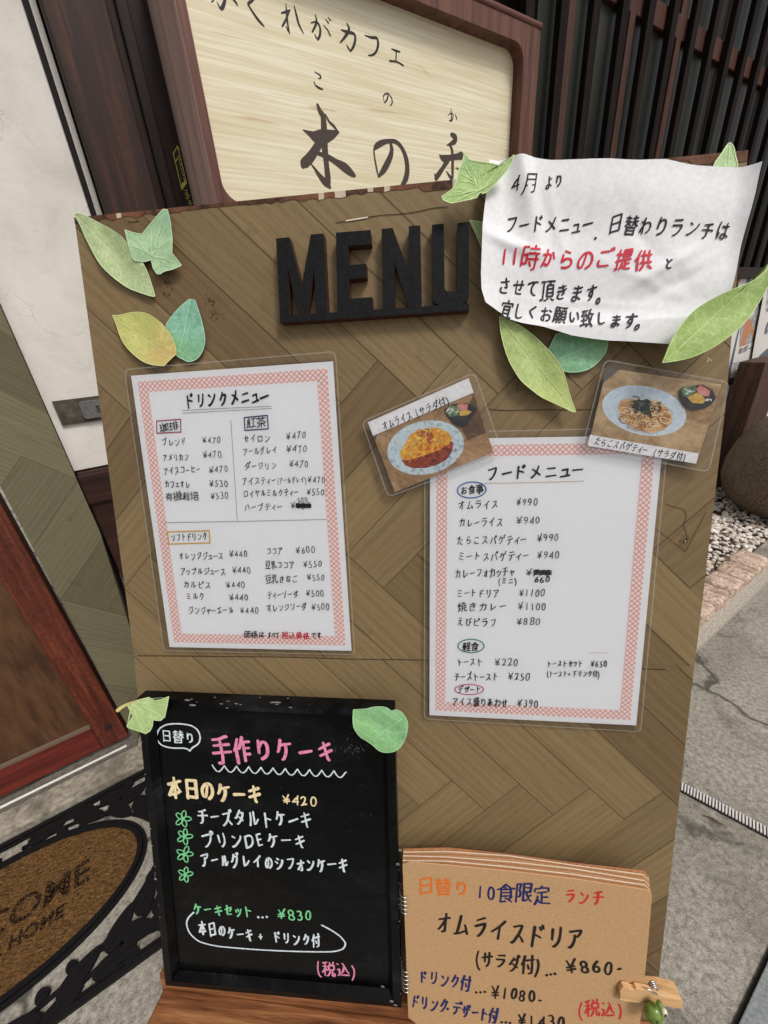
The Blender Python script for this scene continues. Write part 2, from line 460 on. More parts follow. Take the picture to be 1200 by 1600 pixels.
    '豆': (0.06, 0.94, [[29,34,32,24],[71,73,15,73],[52,18,58,33],[51,59,64,59,64,43,62,41,34,41,22,42,22,59,51,59],[73,17,14,17]]),
    '乳': (0.05, 0.96, [[31,58,29,66],[45,68,40,57,38,57],[48,75,43,76,16,73],[18,65,21,57],[75,27,73,18,72,16,58,16,56,18,56,74],[13,32,46,34],[23,14,29,15,30,16,30,38,40,47,40,51,17,51]]),
    'な': (0.09, 0.93, [[59,62,71,55],[18,32,30,52,35,65,36,73],[45,63,26,60,17,61],[54,50,55,23,54,19,50,17,43,16,36,18,34,21,34,29,37,31,43,33,49,33,60,29,70,23]]),
    'こ': (0.17, 0.84, [[60,66,27,65],[23,37,23,26,32,20,59,19,65,21]]),
    '価': (0.02, 0.95, [[12,49,16,55,20,56],[46,20,46,69],[60,69,59,20],[32,69,73,69],[21,15,21,54,20,56,22,65,27,76],[34,19,34,52,72,52,73,52,73,19,34,19]]),
    '格': (0.03, 0.98, [[24,15,24,45,23,49,24,76],[13,61,34,61,39,57,45,63,47,68,49,69,51,76],[12,26,12,30,19,45,23,49,26,50,29,49,33,44,33,39,36,37,40,38,46,36,66,36,72,40,77,40],[45,63,56,50,68,42,70,38,69,17,43,17,44,41,54,47,62,55,67,66,67,69,49,69]]),
    'べ': (0.05, 0.94, [[71,60,67,67],[64,55,62,56,57,64],[71,23,59,35,43,55,37,59,34,58,30,54,15,36]]),
    '税': (0.03, 0.97, [[37,15,40,16,46,23,49,32,51,43],[67,76,63,62],[73,25,75,23,75,17,73,15,67,15,62,17,62,43],[50,62,50,69,47,75],[34,55,13,55],[25,72,25,15],[63,62,43,62,43,43,48,43,70,44,70,62,63,62],[14,70,25,72,31,75,34,74],[34,40,31,45,24,47,20,43,12,28]]),
    '込': (0.04, 0.96, [[74,18,37,18,23,25],[15,75,17,75,20,71],[16,20,18,23,23,25],[52,58,49,54,45,41,39,33,34,29],[23,25,23,48,13,48],[73,29,68,32,63,37,56,56,52,58,50,68,44,73]]),
    'で': (0.08, 0.93, [[60,53,62,48],[69,55,71,50],[63,20,61,18,54,19,45,23,38,32,38,48,43,56,49,62,51,65],[17,63,68,67]]),
    '食': (0.04, 0.98, [[26,35,62,35],[62,46,26,46],[42,64,44,57],[43,19,25,16],[75,57,73,56,65,59,59,57,29,57,26,58,20,58,15,56,12,56],[43,29,56,23,58,21,67,15],[56,23,57,26,65,32,62,35,62,58,59,63,54,66,44,74,32,64,28,62,26,58,25,16]]),
    '事': (0.05, 0.96, [[43,54,65,54,65,62,43,62,22,62,22,54,43,54],[15,71,73,71],[75,35,13,35],[33,14,42,14,43,17,43,76],[19,25,67,25,66,44,19,44]]),
    'ム': (0.07, 0.93, [[41,70,27,29,26,23],[16,23,42,24,65,28],[71,19,68,26,65,28,65,33,59,43]]),
    'た': (0.1, 0.91, [[45,33,44,26,48,21,53,19,70,19,71,21],[49,50,69,50],[17,60,38,61,49,64],[35,72,29,43,20,18]]),
    'パ': (0.06, 0.96, [[69,21,70,22,67,32,53,64],[32,62,27,41,17,21],[62,69,65,73,67,75,71,75,75,72,75,67,73,63,67,62,64,65,62,69]]),
    'ゲ': (0.05, 0.95, [[73,70,70,76],[28,17,32,17,36,20,43,29,48,40,51,56],[65,66,63,71],[70,57,29,57],[15,43,17,43,21,48,26,56,29,57,32,70]]),
    'ォ': (0.17, 0.86, [[23,23,25,23,29,25,37,32,47,42,51,43],[67,48,24,48],[42,15,50,15,52,18,52,40,51,43,52,51,51,59]]),
    '焼': (0.03, 0.97, [[76,21,74,15,62,15,62,37],[15,62,15,56,12,47],[22,34,26,32,31,26],[29,52,33,63],[71,69,39,69],[55,76,55,62],[75,51,37,51],[66,59,66,37],[45,59,45,40,48,34,47,29,44,21,39,16,34,15],[37,37,75,37],[13,15,19,25,23,37,23,76]]),
    'え': (0.12, 0.91, [[52,54,24,53],[70,18,56,18,53,19,51,22,48,33,45,35,40,37],[55,69,32,72],[52,54,51,49,42,41,40,37,37,35,24,22]]),
    'び': (0.09, 0.98, [[70,40,65,48,60,51],[67,66,65,72],[75,69,73,75],[31,63,31,59,26,54,21,41,21,25,22,22,29,17,43,16,51,21,57,31,59,48,60,51,57,67],[16,64,28,65,31,63,39,67]]),
    '軽': (0.04, 0.98, [[48,73,70,73],[39,26,12,26],[72,34,47,34],[59,43,59,16],[13,69,39,69],[76,16,42,16],[37,47,37,37,14,37,14,51,15,59,37,59,37,47],[26,14,26,76],[48,73,49,67,55,58,65,49,75,45],[14,48,48,46,56,51,65,59,70,67,70,73]]),
    'ズ': (0.08, 0.95, [[67,18,48,38],[70,77,73,72],[62,75,65,68,64,65,23,65],[59,65,58,59,48,43,48,38,43,37,39,32,26,22,18,18,16,19]]),
    '+': (0.06, 0.53, [[28,57,28,29],[15,43,43,43]]),
    '付': (0.04, 0.95, [[22,55,18,54,13,48,13,45],[48,32,42,45],[36,60,73,60],[65,75,65,17,63,15,51,14],[30,75,23,62,22,55,23,52,23,15]]),
    'デ': (0.09, 0.98, [[26,17,30,17,40,26,44,37,44,50],[78,70,76,70,72,78],[70,67,67,67,64,75],[57,68,25,68],[16,50,70,50]]),
    'ザ': (0.05, 0.96, [[67,64,65,71],[72,73,74,66,76,65],[55,70,55,40,53,31,45,21,40,17,34,17],[29,69,29,37],[73,53,70,55,12,55]]),
    '盛': (0.04, 0.95, [[37,15,37,33],[19,57,37,57,36,44,29,43],[59,76,63,73,63,68],[51,33,51,15],[13,15,73,15],[15,40,19,53,20,68,72,68],[65,15,65,34,23,34,22,15],[45,42,56,48,64,56,66,61],[46,76,49,61,58,45,64,41,71,40,73,43,74,46,73,49]]),
    'あ': (0.11, 0.91, [[37,29,42,29,46,34,56,52],[21,64,40,64,63,67],[39,20,36,33,36,49,38,73],[37,24,26,21,19,22,18,32,22,39,27,44,39,51,46,52,56,52,63,49,67,45,70,41,70,33,69,29,62,21,51,17]]),
    'サ': (0.07, 0.92, [[30,71,30,38],[72,56,15,56],[56,71,56,42,55,34,52,28,47,22,40,18,37,18]]),
    '手': (0.05, 0.95, [[13,38,73,38],[70,56,19,56],[30,15,40,15,43,17,43,72],[67,75,61,76,43,72,19,70]]),
    '作': (0.04, 0.96, [[73,32,52,32],[15,50,18,54,21,56],[52,48,73,48],[52,15,52,64],[74,64,44,65],[48,76,44,65,34,50],[23,15,23,53,21,56,23,62,29,75]]),
    'ケ': (0.07, 0.92, [[51,59,51,45,45,31,35,20,33,18,29,18],[29,59,71,59],[33,72,29,59,26,56,21,47,16,43]]),
    'キ': (0.11, 0.9, [[63,63,18,56],[69,43,19,35],[52,15,48,18,38,71]]),
    '本': (0.04, 0.97, [[51,61,51,55,57,44,65,34,71,29],[15,28,29,43,35,54,36,61],[60,28,26,28],[43,15,43,76],[15,61,73,61]]),
    'タ': (0.09, 0.87, [[61,32,40,46,37,47],[39,65,65,64,65,58,59,45,49,32,35,21,26,18,24,18],[15,45,19,45,23,48,32,57,35,63,39,65,40,70,45,75]]),
    'D': (0.08, 0.7, [[48,59,37,64,16,64,16,24,16,21,32,21,41,22,50,28,54,38,54,47,51,55,48,59]]),
    'E': (0.08, 0.47, [[16,43,36,43],[37,64,16,64,16,21,37,21]]),
    'シ': (0.11, 0.91, [[30,47,19,53],[70,56,70,49,56,34,37,23,23,19],[40,64,32,68]]),
    '8': (0.03, 0.47, [[32,43,36,49,37,55,35,60,28,65,21,64,15,59,15,51,19,43],[32,43,19,43],[32,43,32,40,37,36,37,29,36,25,33,22,29,21,19,21,13,28,13,34,18,40,19,43]]),
    '3': (0.06, 0.42, [[23,43,28,43],[28,43,33,52,32,61,26,65,16,64],[28,43,32,39,34,33,32,24,29,21,18,21,14,22,12,26]]),
    '限': (0.09, 0.97, [[71,36,62,30],[26,32,29,32,32,37,32,46,26,55,32,73,16,73,16,15],[69,60,42,60],[42,46,68,46,69,73,42,73,42,17,56,19,56,21],[54,45,56,37,59,31,62,30,62,25,69,18,73,16]]),
    '定': (0.04, 0.96, [[65,37,43,37],[44,69,43,76],[62,54,25,54],[43,54,43,18],[24,30,28,29,33,21,40,18,43,18,46,16,73,15,76,17],[71,58,71,68,44,69,16,68,15,58],[14,15,19,21,22,29,24,30,26,43]]),
    '2': (0.03, 0.47, [[18,21,20,26,26,33,33,45,34,54,32,60,26,64,16,63,12,61,11,56],[37,21,18,21,10,18]]),
    '5': (0.05, 0.44, [[13,22,22,20,30,22,34,26,35,34,33,40,26,45,18,45,18,64,32,64]]),
    '6': (0.04, 0.47, [[29,63,22,56,17,48,14,39,14,30,16,25,20,21,29,21,35,24,37,33,33,41,29,43,15,41]]),
    '9': (0.04, 0.46, [[34,43,21,43,18,44,13,51,13,56,15,60,23,65,29,64,35,59,37,53,37,45,34,43,33,34,21,21]]),
    '-': (0.04, 0.28, [[23,34,14,34]]),
    '地': (0.03, 0.96, [[30,59,12,59],[22,76,22,32],[65,34,70,34,71,37,72,62,67,62,59,59,41,51,39,48,34,48],[41,70,41,19,43,17,49,15,71,16,73,18,75,24],[56,31,56,76],[32,37,32,34,22,32,19,29,14,28]]),
    '球': (0.03, 0.98, [[61,40,65,29,74,21],[67,73,70,70],[40,54,44,45],[29,71,13,71],[22,71,22,26],[74,64,37,64],[29,50,13,50],[55,76,55,51,56,43,55,34,55,17,54,15,46,14],[32,29,12,23],[70,51,64,42,61,40,57,40,50,36,35,23]]),
    '一': (0.04, 0.96, [[74,46,13,46]]),
    '周': (0.03, 0.88, [[13,15,18,26,20,36,21,73,69,73,69,18,67,15,58,14],[32,23,55,23,55,38,33,38,32,23],[44,66,44,49],[29,49,59,49],[31,61,58,61]]),
    '船': (0.04, 0.96, [[45,48,50,55,51,73,67,73,67,51,68,49,76,49],[26,37,29,30],[26,60,28,54],[26,68,26,76],[37,45,12,45],[30,15,35,15,37,18,36,68,18,67,17,29,13,15],[70,18,70,40,51,40,48,40,48,18,70,18]]),
    '旅': (0.03, 0.96, [[70,43,66,40,62,39],[73,67,48,67],[21,49,34,49,32,17,26,15],[26,71,24,76],[13,64,36,64],[13,15,17,23,20,34,21,64],[73,17,69,21,64,31,59,45,59,54],[72,59,47,52,47,18,59,21,59,24],[51,76,49,74,48,67,46,66,42,57]]),
}
GL = {}
for ch, (x0, x1, st) in GL_DATA.items():
    GL[ch] = (x0, x1, [[(q[i] / 88 * 1.2 - 0.1, q[i + 1] / 88 * 1.2 - 0.24) for i in range(0, len(q), 2)] for q in st])

def dot(x, y, r=0.035):
    return [(x + r * math.cos(q), y + r * math.sin(q)) for q in (0, 1.3, 2.6, 3.9, 5.2, 6.28)]
GL['.'] = (0, .3, [dot(.12, .06)])
GL['・'] = (0, .4, [dot(.2, .32)])
GL['…'] = (0, 1, [dot(.15, .12), dot(.5, .12), dot(.85, .12)])
SMALL = "ェッャュィァォ"
def advance(ch):
    if ch in "0123456789": return 0.60
    if ch == '¥': return 0.72
    if ch in ".・": return 0.35
    if ch in "()": return 0.45
    if ch == '-': return 0.5
    if ch == ' ': return 0.5
    if ch == '。': return 0.6
    if ch in "DE": return 0.75
    if ch in SMALL: return 0.72
    if ch == 'ー': return 0.85
    return 1.0

def smooth(P):
    """round the soft bends of a pen path, keep its sharp corners"""
    if len(P) < 3: return P
    out = [P[0]]
    for i in range(1, len(P) - 1):
        a, b, c = (Vector(P[i - 1]), Vector(P[i]), Vector(P[i + 1]))
        d1, d2 = b - a, c - b
        ang = d1.angle(d2, 0) if d1.length > 1e-9 and d2.length > 1e-9 else 0
        if ang > 1.25:
            out.append(P[i])
        else:
            k = 0.3
            out += [tuple(b - d1 * k), tuple(b + d2 * k)]
    out.append(P[-1])
    return out

def ribbon(mb, plane, P, w, z, m=0, cap=True):
    """flat pen stroke of width w (number or list) along uv path P, floated z above the plane"""
    Q = [Vector((p[0], p[1])) for p in P]
    ws = list(w) if isinstance(w, (list, tuple)) else [w] * len(Q)
    q2, w2 = [Q[0]], [ws[0]]
    for p, ww in zip(Q[1:], ws[1:]):
        if (p - q2[-1]).length > 1e-6:
            q2.append(p); w2.append(ww)
    Q, ws = q2, w2
    if len(Q) < 2:
        Q = [Q[0] - Vector((w2[0] * .2, 0)), Q[0] + Vector((w2[0] * .2, 0))]; ws = [w2[0]] * 2
    closed = (Q[0] - Q[-1]).length < 1e-6
    # split at sharp corners
    runs, cur, cw = [], [Q[0]], [ws[0]]
    for i in range(1, len(Q)):
        cur.append(Q[i]); cw.append(ws[i])
        if i < len(Q) - 1 and (Q[i] - Q[i - 1]).angle(Q[i + 1] - Q[i], 0) > 1.1:
            runs.append((cur, cw)); cur, cw = [Q[i]], [ws[i]]
    runs.append((cur, cw))
    for cur, cw in runs:
        L, Rr = [], []
        k = len(cur)
        for i in range(k):
            d = (cur[min(i + 1, k - 1)] - cur[max(i - 1, 0)])
            d = d.normalized() if d.length > 0 else Vector((1, 0))
            nrm = Vector((-d.y, d.x)) * cw[i] * .5
            L.append(cur[i] + nrm); Rr.append(cur[i] - nrm)
        def arc(c, d, ww):
            a0 = math.atan2(d.y, d.x)
            return [c + Vector((math.cos(a0 + q), math.sin(a0 + q))) * ww * .5 for q in (1.05, .52, 0, -.52, -1.05)]
        ring = L[:]
        if cap:
            ring += arc(cur[-1], cur[-1] - cur[-2], cw[-1])
        ring += Rr[::-1]
        if cap:
            ring += arc(cur[0], cur[0] - cur[1], cw[0])
        V = [plane.pos(p.x, p.y, z) for p in L + Rr]
        F = [(i, k + i, k + i + 1, i + 1) for i in range(k - 1)]
        if cap:
            e = arc(cur[-1], cur[-1] - cur[-2], cw[-1]); s = arc(cur[0], cur[0] - cur[1], cw[0])
            b = len(V)
            V += [plane.pos(p.x, p.y, z) for p in e + s]
            F.append((k - 1, 2 * k - 1, b + 4, b + 3, b + 2, b + 1, b))
            F.append((k, 0, b + 9, b + 8, b + 7, b + 6, b + 5)[::1])
        mb.mesh(V, F, m)
        z += 4e-6
    return z

def write(mb, plane, s, xl, yl, xr, yr, h, pen, z=2e-4, m=0, wob=1.0, slant=0.0, bold_h=None):
    """handwrite s between two picture points that lie on the plane; h = height and pen = width of stroke, in the same unit"""
    a, b = Vector(plane.uv(xl, yl)), Vector(plane.uv(xr, yr))
    c = (xl + xr) / 2, (yl + yr) / 2
    sc = (Vector(plane.uv(c[0], c[1] - h / 2)) - Vector(plane.uv(c[0], c[1] + h / 2))).length / h
    e = (b - a); span = e.length; e.normalize(); up = Vector((-e.y, e.x))
    em = h * sc / 0.86
    tot = sum(advance(ch) for ch in s)
    sx = span / tot
    x = 0.0
    for ch in s:
        ad = advance(ch)
        if ch in GL:
            x0, x1, st = GL[ch]
            kana = .86 if '\u3040' <= ch <= '\u30ff' else (1.0 if ch in '0123456789' else .98)
            gw = 1.0 if ch not in "0123456789()-¥DE" else (x1 + x0)
            jx, jy = random.uniform(-.03, .03) * wob, random.uniform(-.05, .05) * wob
            ro = random.uniform(-.09, .09) * wob
            ks, kx = kana * (1 + random.uniform(-.10, .08) * wob), 1 + random.uniform(-.06, .06) * wob
            sh = slant + random.uniform(-.03, .13) * wob
            p1, p2, p3 = (random.uniform(0, 6.28) for _ in range(3))
            cx = x + ad / 2
            for S_ in st:
                P = []
                for (gx, gy) in smooth(S_):
                    gx -= gw / 2; gy -= .36
                    gx += wob * .018 * math.sin(5 * gy + p1); gy += wob * .022 * math.sin(5 * gx + p2)
                    gy += wob * .11 * gx  # rising strokes of a quick hand
                    gx += sh * gy
                    gx, gy = (gx * math.cos(ro) - gy * math.sin(ro)) * ks * kx, (gx * math.sin(ro) + gy * math.cos(ro)) * ks
                    q = a + e * ((cx + gx + jx) * sx) + up * ((gy + jy) * em)
                    P.append((q.x, q.y))
                w0 = pen * .9 * sc * random.uniform(.88, 1.12)
                k = len(P)
                ws = [w0 * (1.06 - .22 * (i / max(k - 1, 1)) ** 2) for i in range(k)]
                z = ribbon(mb, plane, P, ws, z, m)
                z += 3e-6
        x += ad
    return z

def pxline(mb, plane, pts, w, z=2e-4, m=0, soft=True, closed=False):
    """pen line through picture points on the plane, w in picture units"""
    P = [plane.uv(*p) for p in pts]
    if closed: P.append(P[0])
    if soft:
        P = smooth(smooth(P))
    c = pts[len(pts) // 2]
    sc = (Vector(plane.uv(c[0], c[1] - 5)) - Vector(plane.uv(c[0], c[1] + 5))).length / 10
    ww = [q * sc for q in w] if isinstance(w, (list, tuple)) and not soft else (w if not isinstance(w, (list, tuple)) else w[0]) * sc
    return ribbon(mb, plane, P, ww, z, m)

def brush(mb, plane, pts, k, ox, oy, z, m=0):
    """brush stroke: pts are (x, y, width) in an enlarged view of scale k whose corner is ox, oy"""
    P, Wd = [], []
    pts = [tuple(map(float, p)) for p in pts]
    n = len(pts)
    def cr(i, t):
        p0, p1, p2, p3 = pts[max(i - 1, 0)], pts[i], pts[i + 1], pts[min(i + 2, n - 1)]
        return [0.5 * ((2 * b) + (c - a) * t + (2 * a - 5 * b + 4 * c - d) * t * t + (3 * b - a - 3 * c + d) * t ** 3)
                for a, b, c, d in zip(p0, p1, p2, p3)]
    for i in range(n - 1):
        for j in range(5):
            P.append(cr(i, j / 5))
    P.append(pts[-1])
    uvp = [plane.uv(ox + p[0] / k, oy + p[1] / k) for p in P]
    c = P[len(P) // 2]
    sc = (Vector(plane.uv(ox + c[0] / k, oy + c[1] / k - 5)) - Vector(plane.uv(ox + c[0] / k, oy + c[1] / k + 5))).length / 10
    return ribbon(mb, plane, uvp, [1.22 * max(p[2], 1.5) / k * sc for p in P], z, m)

def oval(cx, cy, rx, ry, rot=0, n=26, a0=0, a1=2 * math.pi):
    c, s = math.cos(rot), math.sin(rot)
    o = []
    for i in range(n + (0 if a1 - a0 > 6.2 else 1)):
        q = a0 + (a1 - a0) * i / n
        x, y = rx * math.cos(q), ry * math.sin(q)
        o.append((cx + x * c - y * s, cy + x * s + y * c))
    return o

def ink(name, r, g, b, k=1.0, rough=0.55):
    return flat(name, rgb(r, g, b, k), rough, 0.25, 0.06)
INK = ink("black_ink", 28, 27, 27)
MARKER = ink("black_marker", 22, 21, 22)
RED = ink("red_ink", 205, 38, 62)

# ------------------------------------------------------------------ ground
def concrete():
    t = T("worn_concrete")
    v = t.coord("Object")
    f = t.noise(v, 2.2, 6, 0.6, 0.5)
    g = t.noise(v, 90, 4, 0.7)
    k = t.noise(v, 420, 2, 0.6)
    col = t.ramp(f, [(0.3, rgb(128, 122, 111)), (0.48, rgb(166, 159, 146)), (0.7, rgb(188, 181, 166))])
    col = t.mix(t.math('MULTIPLY', t.ramp(g, [(0.35, (1, 1, 1, 1)), (0.62, (0, 0, 0, 1))]), 0.75), col, rgb(98, 92, 84))
    pit = t.noise(v, 170, 3, 0.8)
    col = t.mix(t.math('MULTIPLY', t.ramp(pit, [(0.30, (1, 1, 1, 1)), (0.42, (0, 0, 0, 1))]), 0.6), col, rgb(84, 79, 72))
    col = t.mix(t.math('MULTIPLY', t.ramp(k, [(0.55, (0, 0, 0, 1)), (0.7, (1, 1, 1, 1))]), 0.6), col, rgb(206, 200, 188))
    # hairline cracks
    w = t.n("TexNoise", ins={"Vector": v, "Scale": 6.0, "Detail": 4.0}).outputs["Color"]
    vv = t.mix(0.16, v, w)
    cr = t.n("TexVoronoi", feature='DISTANCE_TO_EDGE', ins={"Vector": vv, "Scale": 3.3}).outputs["Distance"]
    crk = t.ramp(cr, [(0.005, (1, 1, 1, 1)), (0.028, (0, 0, 0, 1))])
    gate = t.ramp(t.noise(v, 1.9, 2), [(0.40, (0, 0, 0, 1)), (0.5, (1, 1, 1, 1))])
    col = t.mix(t.math('MULTIPLY', t.math('MULTIPLY', crk, gate), 0.85), col, rgb(70, 66, 60))
    # dark worn patches
    st = t.ramp(t.noise(v, 3.1, 5, 0.65, 0.8), [(0.56, (0, 0, 0, 1)), (0.66, (1, 1, 1, 1))])
    col = t.mix(t.math('MULTIPLY', t.math('MULTIPLY', st, t.ramp(g, [(0.3, (1, 1, 1, 1)), (0.7, (.45, .45, .45, 1))])), 0.8), col, rgb(92, 88, 82))
    h = t.math('SUBTRACT', t.math('ADD', t.math('MULTIPLY', g, 0.5), t.math('MULTIPLY', k, 0.5)), t.math('MULTIPLY', crk, 0.8))
    t.bump(h, 0.9, 0.005)
    return t.done(col, 0.85, 0.2)
CONC = concrete()
g = MB()
g.face([(-60, -60, 0), (60, -60, 0), (60, 60, 0), (-60, 60, 0)])
props(g.build("ground", CONC, loc=Vector((0, 0, 0))), kind="structure")

# the street slab beyond the open joint, its edge parallel to the house
slab = MB()
for i in range(6):
    a0 = -2.4 + i * 0.9
    slab.box(W3(a0, -0.62, 0.002), WA * 0.893, WD * 0.517, Vector((0, 0, .006)))
props(slab.build("gutter_cover", speckle("gutter_concrete", rgb(112, 117, 118), rgb(150, 153, 151), 160, 0.8, 0.25, 0.4), bevel=0.0015), kind="structure")
gap = MB()
gap.face([W3(-2.4, -.1035, .004), W3(3, -.1035, .004), W3(3, -.0985, .004), W3(-2.4, -.0985, .004)])
props(gap.build("gutter_joint", flat("joint_dark", rgb(30, 26, 24), 0.9, 0.1)), kind="structure")  # open joint drawn as a flat dark strip

# ribbed strip let into the concrete
t_ = T("ribbed_plastic")
strip = MB()
p0, p1 = Vector((.48, .752)), Vector((.86, .486))   # world x, y
p0, p1 = Vector((.44, .775)), Vector((1.25, .226))
dv = (p1 - p0).normalized(); nv = Vector((-dv.y, dv.x))
L_ = (p1 - p0).length
def g3(p, z): return Vector((p.x, p.y, z))
strip.box(g3(p0 - nv * .011, .002), g3(dv * L_, 0), g3(nv * .022, 0), (0, 0, .005), 1)
k = 0
while k * .0062 < L_:
    strip.box(g3(p0 + dv * (k * .0062) - nv * .011, .0072), g3(dv * .0034, 0), g3(nv * .022, 0), (0, 0, .004), 0)
    k += 1
props(strip.build("drain_strip", [flat("strip_white", rgb(205, 202, 198), 0.5), flat("strip_groove", rgb(52, 44, 46), 0.8)]),
      "thin white ribbed plastic strip lying across the concrete right of the menu board", "drain strip")

# fallen leaf scrap by the strip
lf = MB()
q = GROUND.at(1116, 1283)
lf.poly([q + Vector((-.022, .012, .004)), q + Vector((-.004, .003, .009)), q + Vector((.02, -.016, .004)), q + Vector((.004, -.008, .006))][::1])
props(lf.build("dried_leaf", flat("dry_leaf", rgb(110, 82, 50), 0.8)), "curled brown dried leaf sliver beside the ribbed strip on the concrete", "dried leaf")

# ------------------------------------------------------------------ gravel bed and stone edging
def pebbles():
    t = T("pebble_stone")
    s = t.attr()
    f = t.noise(t.coord("Object"), 120, 3)
    col = t.ramp(s, [(0.0, rgb(150, 128, 112)), (0.12, rgb(204, 188, 170)), (0.45, rgb(224, 214, 202)), (1.0, rgb(244, 239, 231))])
    col = t.mix(t.math('MULTIPLY', f, 0.35), col, rgb(150, 132, 116))
    return t.done(col, 0.6, 0.35)
bm = bmesh.new()
bmesh.ops.create_icosphere(bm, subdivisions=2, radius=1)
bv = [v.co.copy() for v in bm.verts]; bf = [tuple(v.index for v in f.verts) for f in bm.faces]
bm.free()
peb = MB()
rg = random.Random(5)
n_p = 0
while n_p < 4300:
    a, d = rg.uniform(1.44, 4.4), rg.uniform(.43, .94)
    if a > 3.2 and rg.random() < .4: continue
    r = rg.uniform(.0075, .0135)
    o = W3(a, d, .018 + rg.uniform(0, .022) + .006 * math.sin(a * 9))
    sq = Vector((rg.uniform(.8, 1.35), rg.uniform(.75, 1.1), rg.uniform(.55, .8))) * r
    m3 = Matrix.Rotation(rg.uniform(0, 6.28), 3, 'Z') @ Matrix.Rotation(rg.uniform(-.5, .5), 3, 'X')
    ph = rg.uniform(0, 6)
    peb.mesh([o + m3 @ Vector((v.x * sq.x * (1 + .12 * math.sin(3 * v.y + ph)), v.y * sq.y * (1 + .1 * math.sin(3 * v.z + ph)), v.z * sq.z)) for v in bv], bf, 0, rg.random())
    n_p += 1
props(peb.build("gravel", pebbles(), smooth=True), kind="stuff")
bed = MB()
bed.box(W3(1.42, .43, .004), WA * 3.13, WD * .52, Vector((0, 0, .016)))
props(bed.build("gravel_soil", flat("damp_soil", rgb(74, 62, 52), 0.9, 0.1, .3, 60)), kind="structure")

EDGE = [speckle("edging_pink_granite", rgb(148, 118, 102), rgb(226, 204, 184), 70, 0.75, 0.25, 0.6, 0.003, 6, c3=rgb(96, 76, 68)),
        speckle("edging_tan_granite", rgb(158, 130, 112), rgb(230, 208, 188), 85, 0.75, 0.25, 0.6, 0.003, 6, c3=rgb(110, 88, 78))]
mort = MB()
mort.box(W3(1.36, .302, .002), WA * 2.2, WD * .055, Vector((0, 0, .024)))
props(mort.build("mortar_haunch", speckle("mortar", rgb(150, 142, 130), rgb(190, 182, 168), 120, 0.9, 0.2, 0.5, 0.003)),
      "rough pale mortar strip along the foot of the stone edging", "mortar strip")
def edging(a0, a1, mt, lab):
    """one rounded setts block: a box with swollen, uneven faces"""
    bmx = bmesh.new()
    bmesh.ops.create_cube(bmx, size=1)
    bmesh.ops.subdivide_edges(bmx, edges=bmx.edges[:], cuts=7, use_grid_fill=True)
    r = random.Random(int(a0 * 1000))
    L = a1 - a0 - .004
    V, F = [], []
    for v in bmx.verts:
        c = v.co * 2
        e = 6.0
        nrm = (abs(c.x) ** e + abs(c.y) ** e + abs(c.z) ** e) ** (1 / e)
        c = c / nrm
        c.x *= 1 - .05 * max(0, c.z) ; j = 1 + .035 * math.sin(4 * c.x + a0 * 20) + .03 * math.sin(5 * c.y + 3 * c.z + a0 * 9)
        V.append(W3((a0 + a1) / 2 + c.x * L / 2, .398 + c.y * .058 * j, .036 + c.z * .034 * j))
    bmx.verts.index_update()
    F = [tuple(v.index for v in f.verts) for f in bmx.faces]
    bmx.free()
    m = MB()
    m.mesh(V, F)
    props(m.build("edging_stone", EDGE[mt], smooth=True), lab, "edging stone", "stones edging the gravel bed")
AA = [1.43, 1.545, 1.66, 1.80, 1.925, 2.06, 2.21]
LABS = ["speckled edging stone lowest in view, cut off by the menu board's right edge",
        "small tan edging stone just above the lowest one in view, touching the pale mortar",
        "pinkish edging stone third up the row from the menu board's edge",
        "tan edging stone fourth up the row, beside the near end of the gravel",
        "pinkish edging stone fifth up the row, second from the photo's right side",
        "tan edging stone farthest up the row, cut off by the photo's right side"]
for i in range(6):
    edging(AA[i], AA[i + 1], i % 2, LABS[i])

# ------------------------------------------------------------------ stone pot and timber by the gravel
pot = MB()
prof = [(.20, 0), (.27, .02), (.325, .08), (.352, .17), (.35, .26), (.325, .36), (.285, .44), (.235, .50), (.21, .515), (.19, .515), (.17, .50), (.15, .44), (.02, .42)]
pot.lathe(prof, (2.05, 2.17, .03), 56)
props(pot.build("stone_pot", speckle("pot_stone", rgb(84, 70, 56), rgb(136, 118, 98), 90, 0.7, 0.25, 0.8, 0.006, 7, c3=rgb(118, 108, 94)), smooth=True, loc=Vector((2.05, 2.17, .03))),
      "big round brown stone pot standing on the white gravel", "pot")

DARKW = timber("dark_stained_timber", rgb(20, 13, 11), rgb(36, 22, 17), rgb(56, 36, 28), (0, 0, 1), 40, 0.65)
REDW = timber("red_brown_timber", rgb(26, 15, 11), rgb(52, 29, 21), rgb(84, 48, 34), (0, 0, 1), 45, 0.55, mottled=.35)
post = MB()
post.box(W3(3.02, .80, .0), WA * .34, WD * .12, Vector((0, 0, .80)))
props(post.build("timber_stump", timber("weathered_timber", rgb(40, 27, 22), rgb(72, 50, 40), rgb(104, 76, 60), (0, 0, 1), 34, 0.7), bevel=0.006),
      "short dark timber post behind the stone pot, in front of the posters", "timber post")

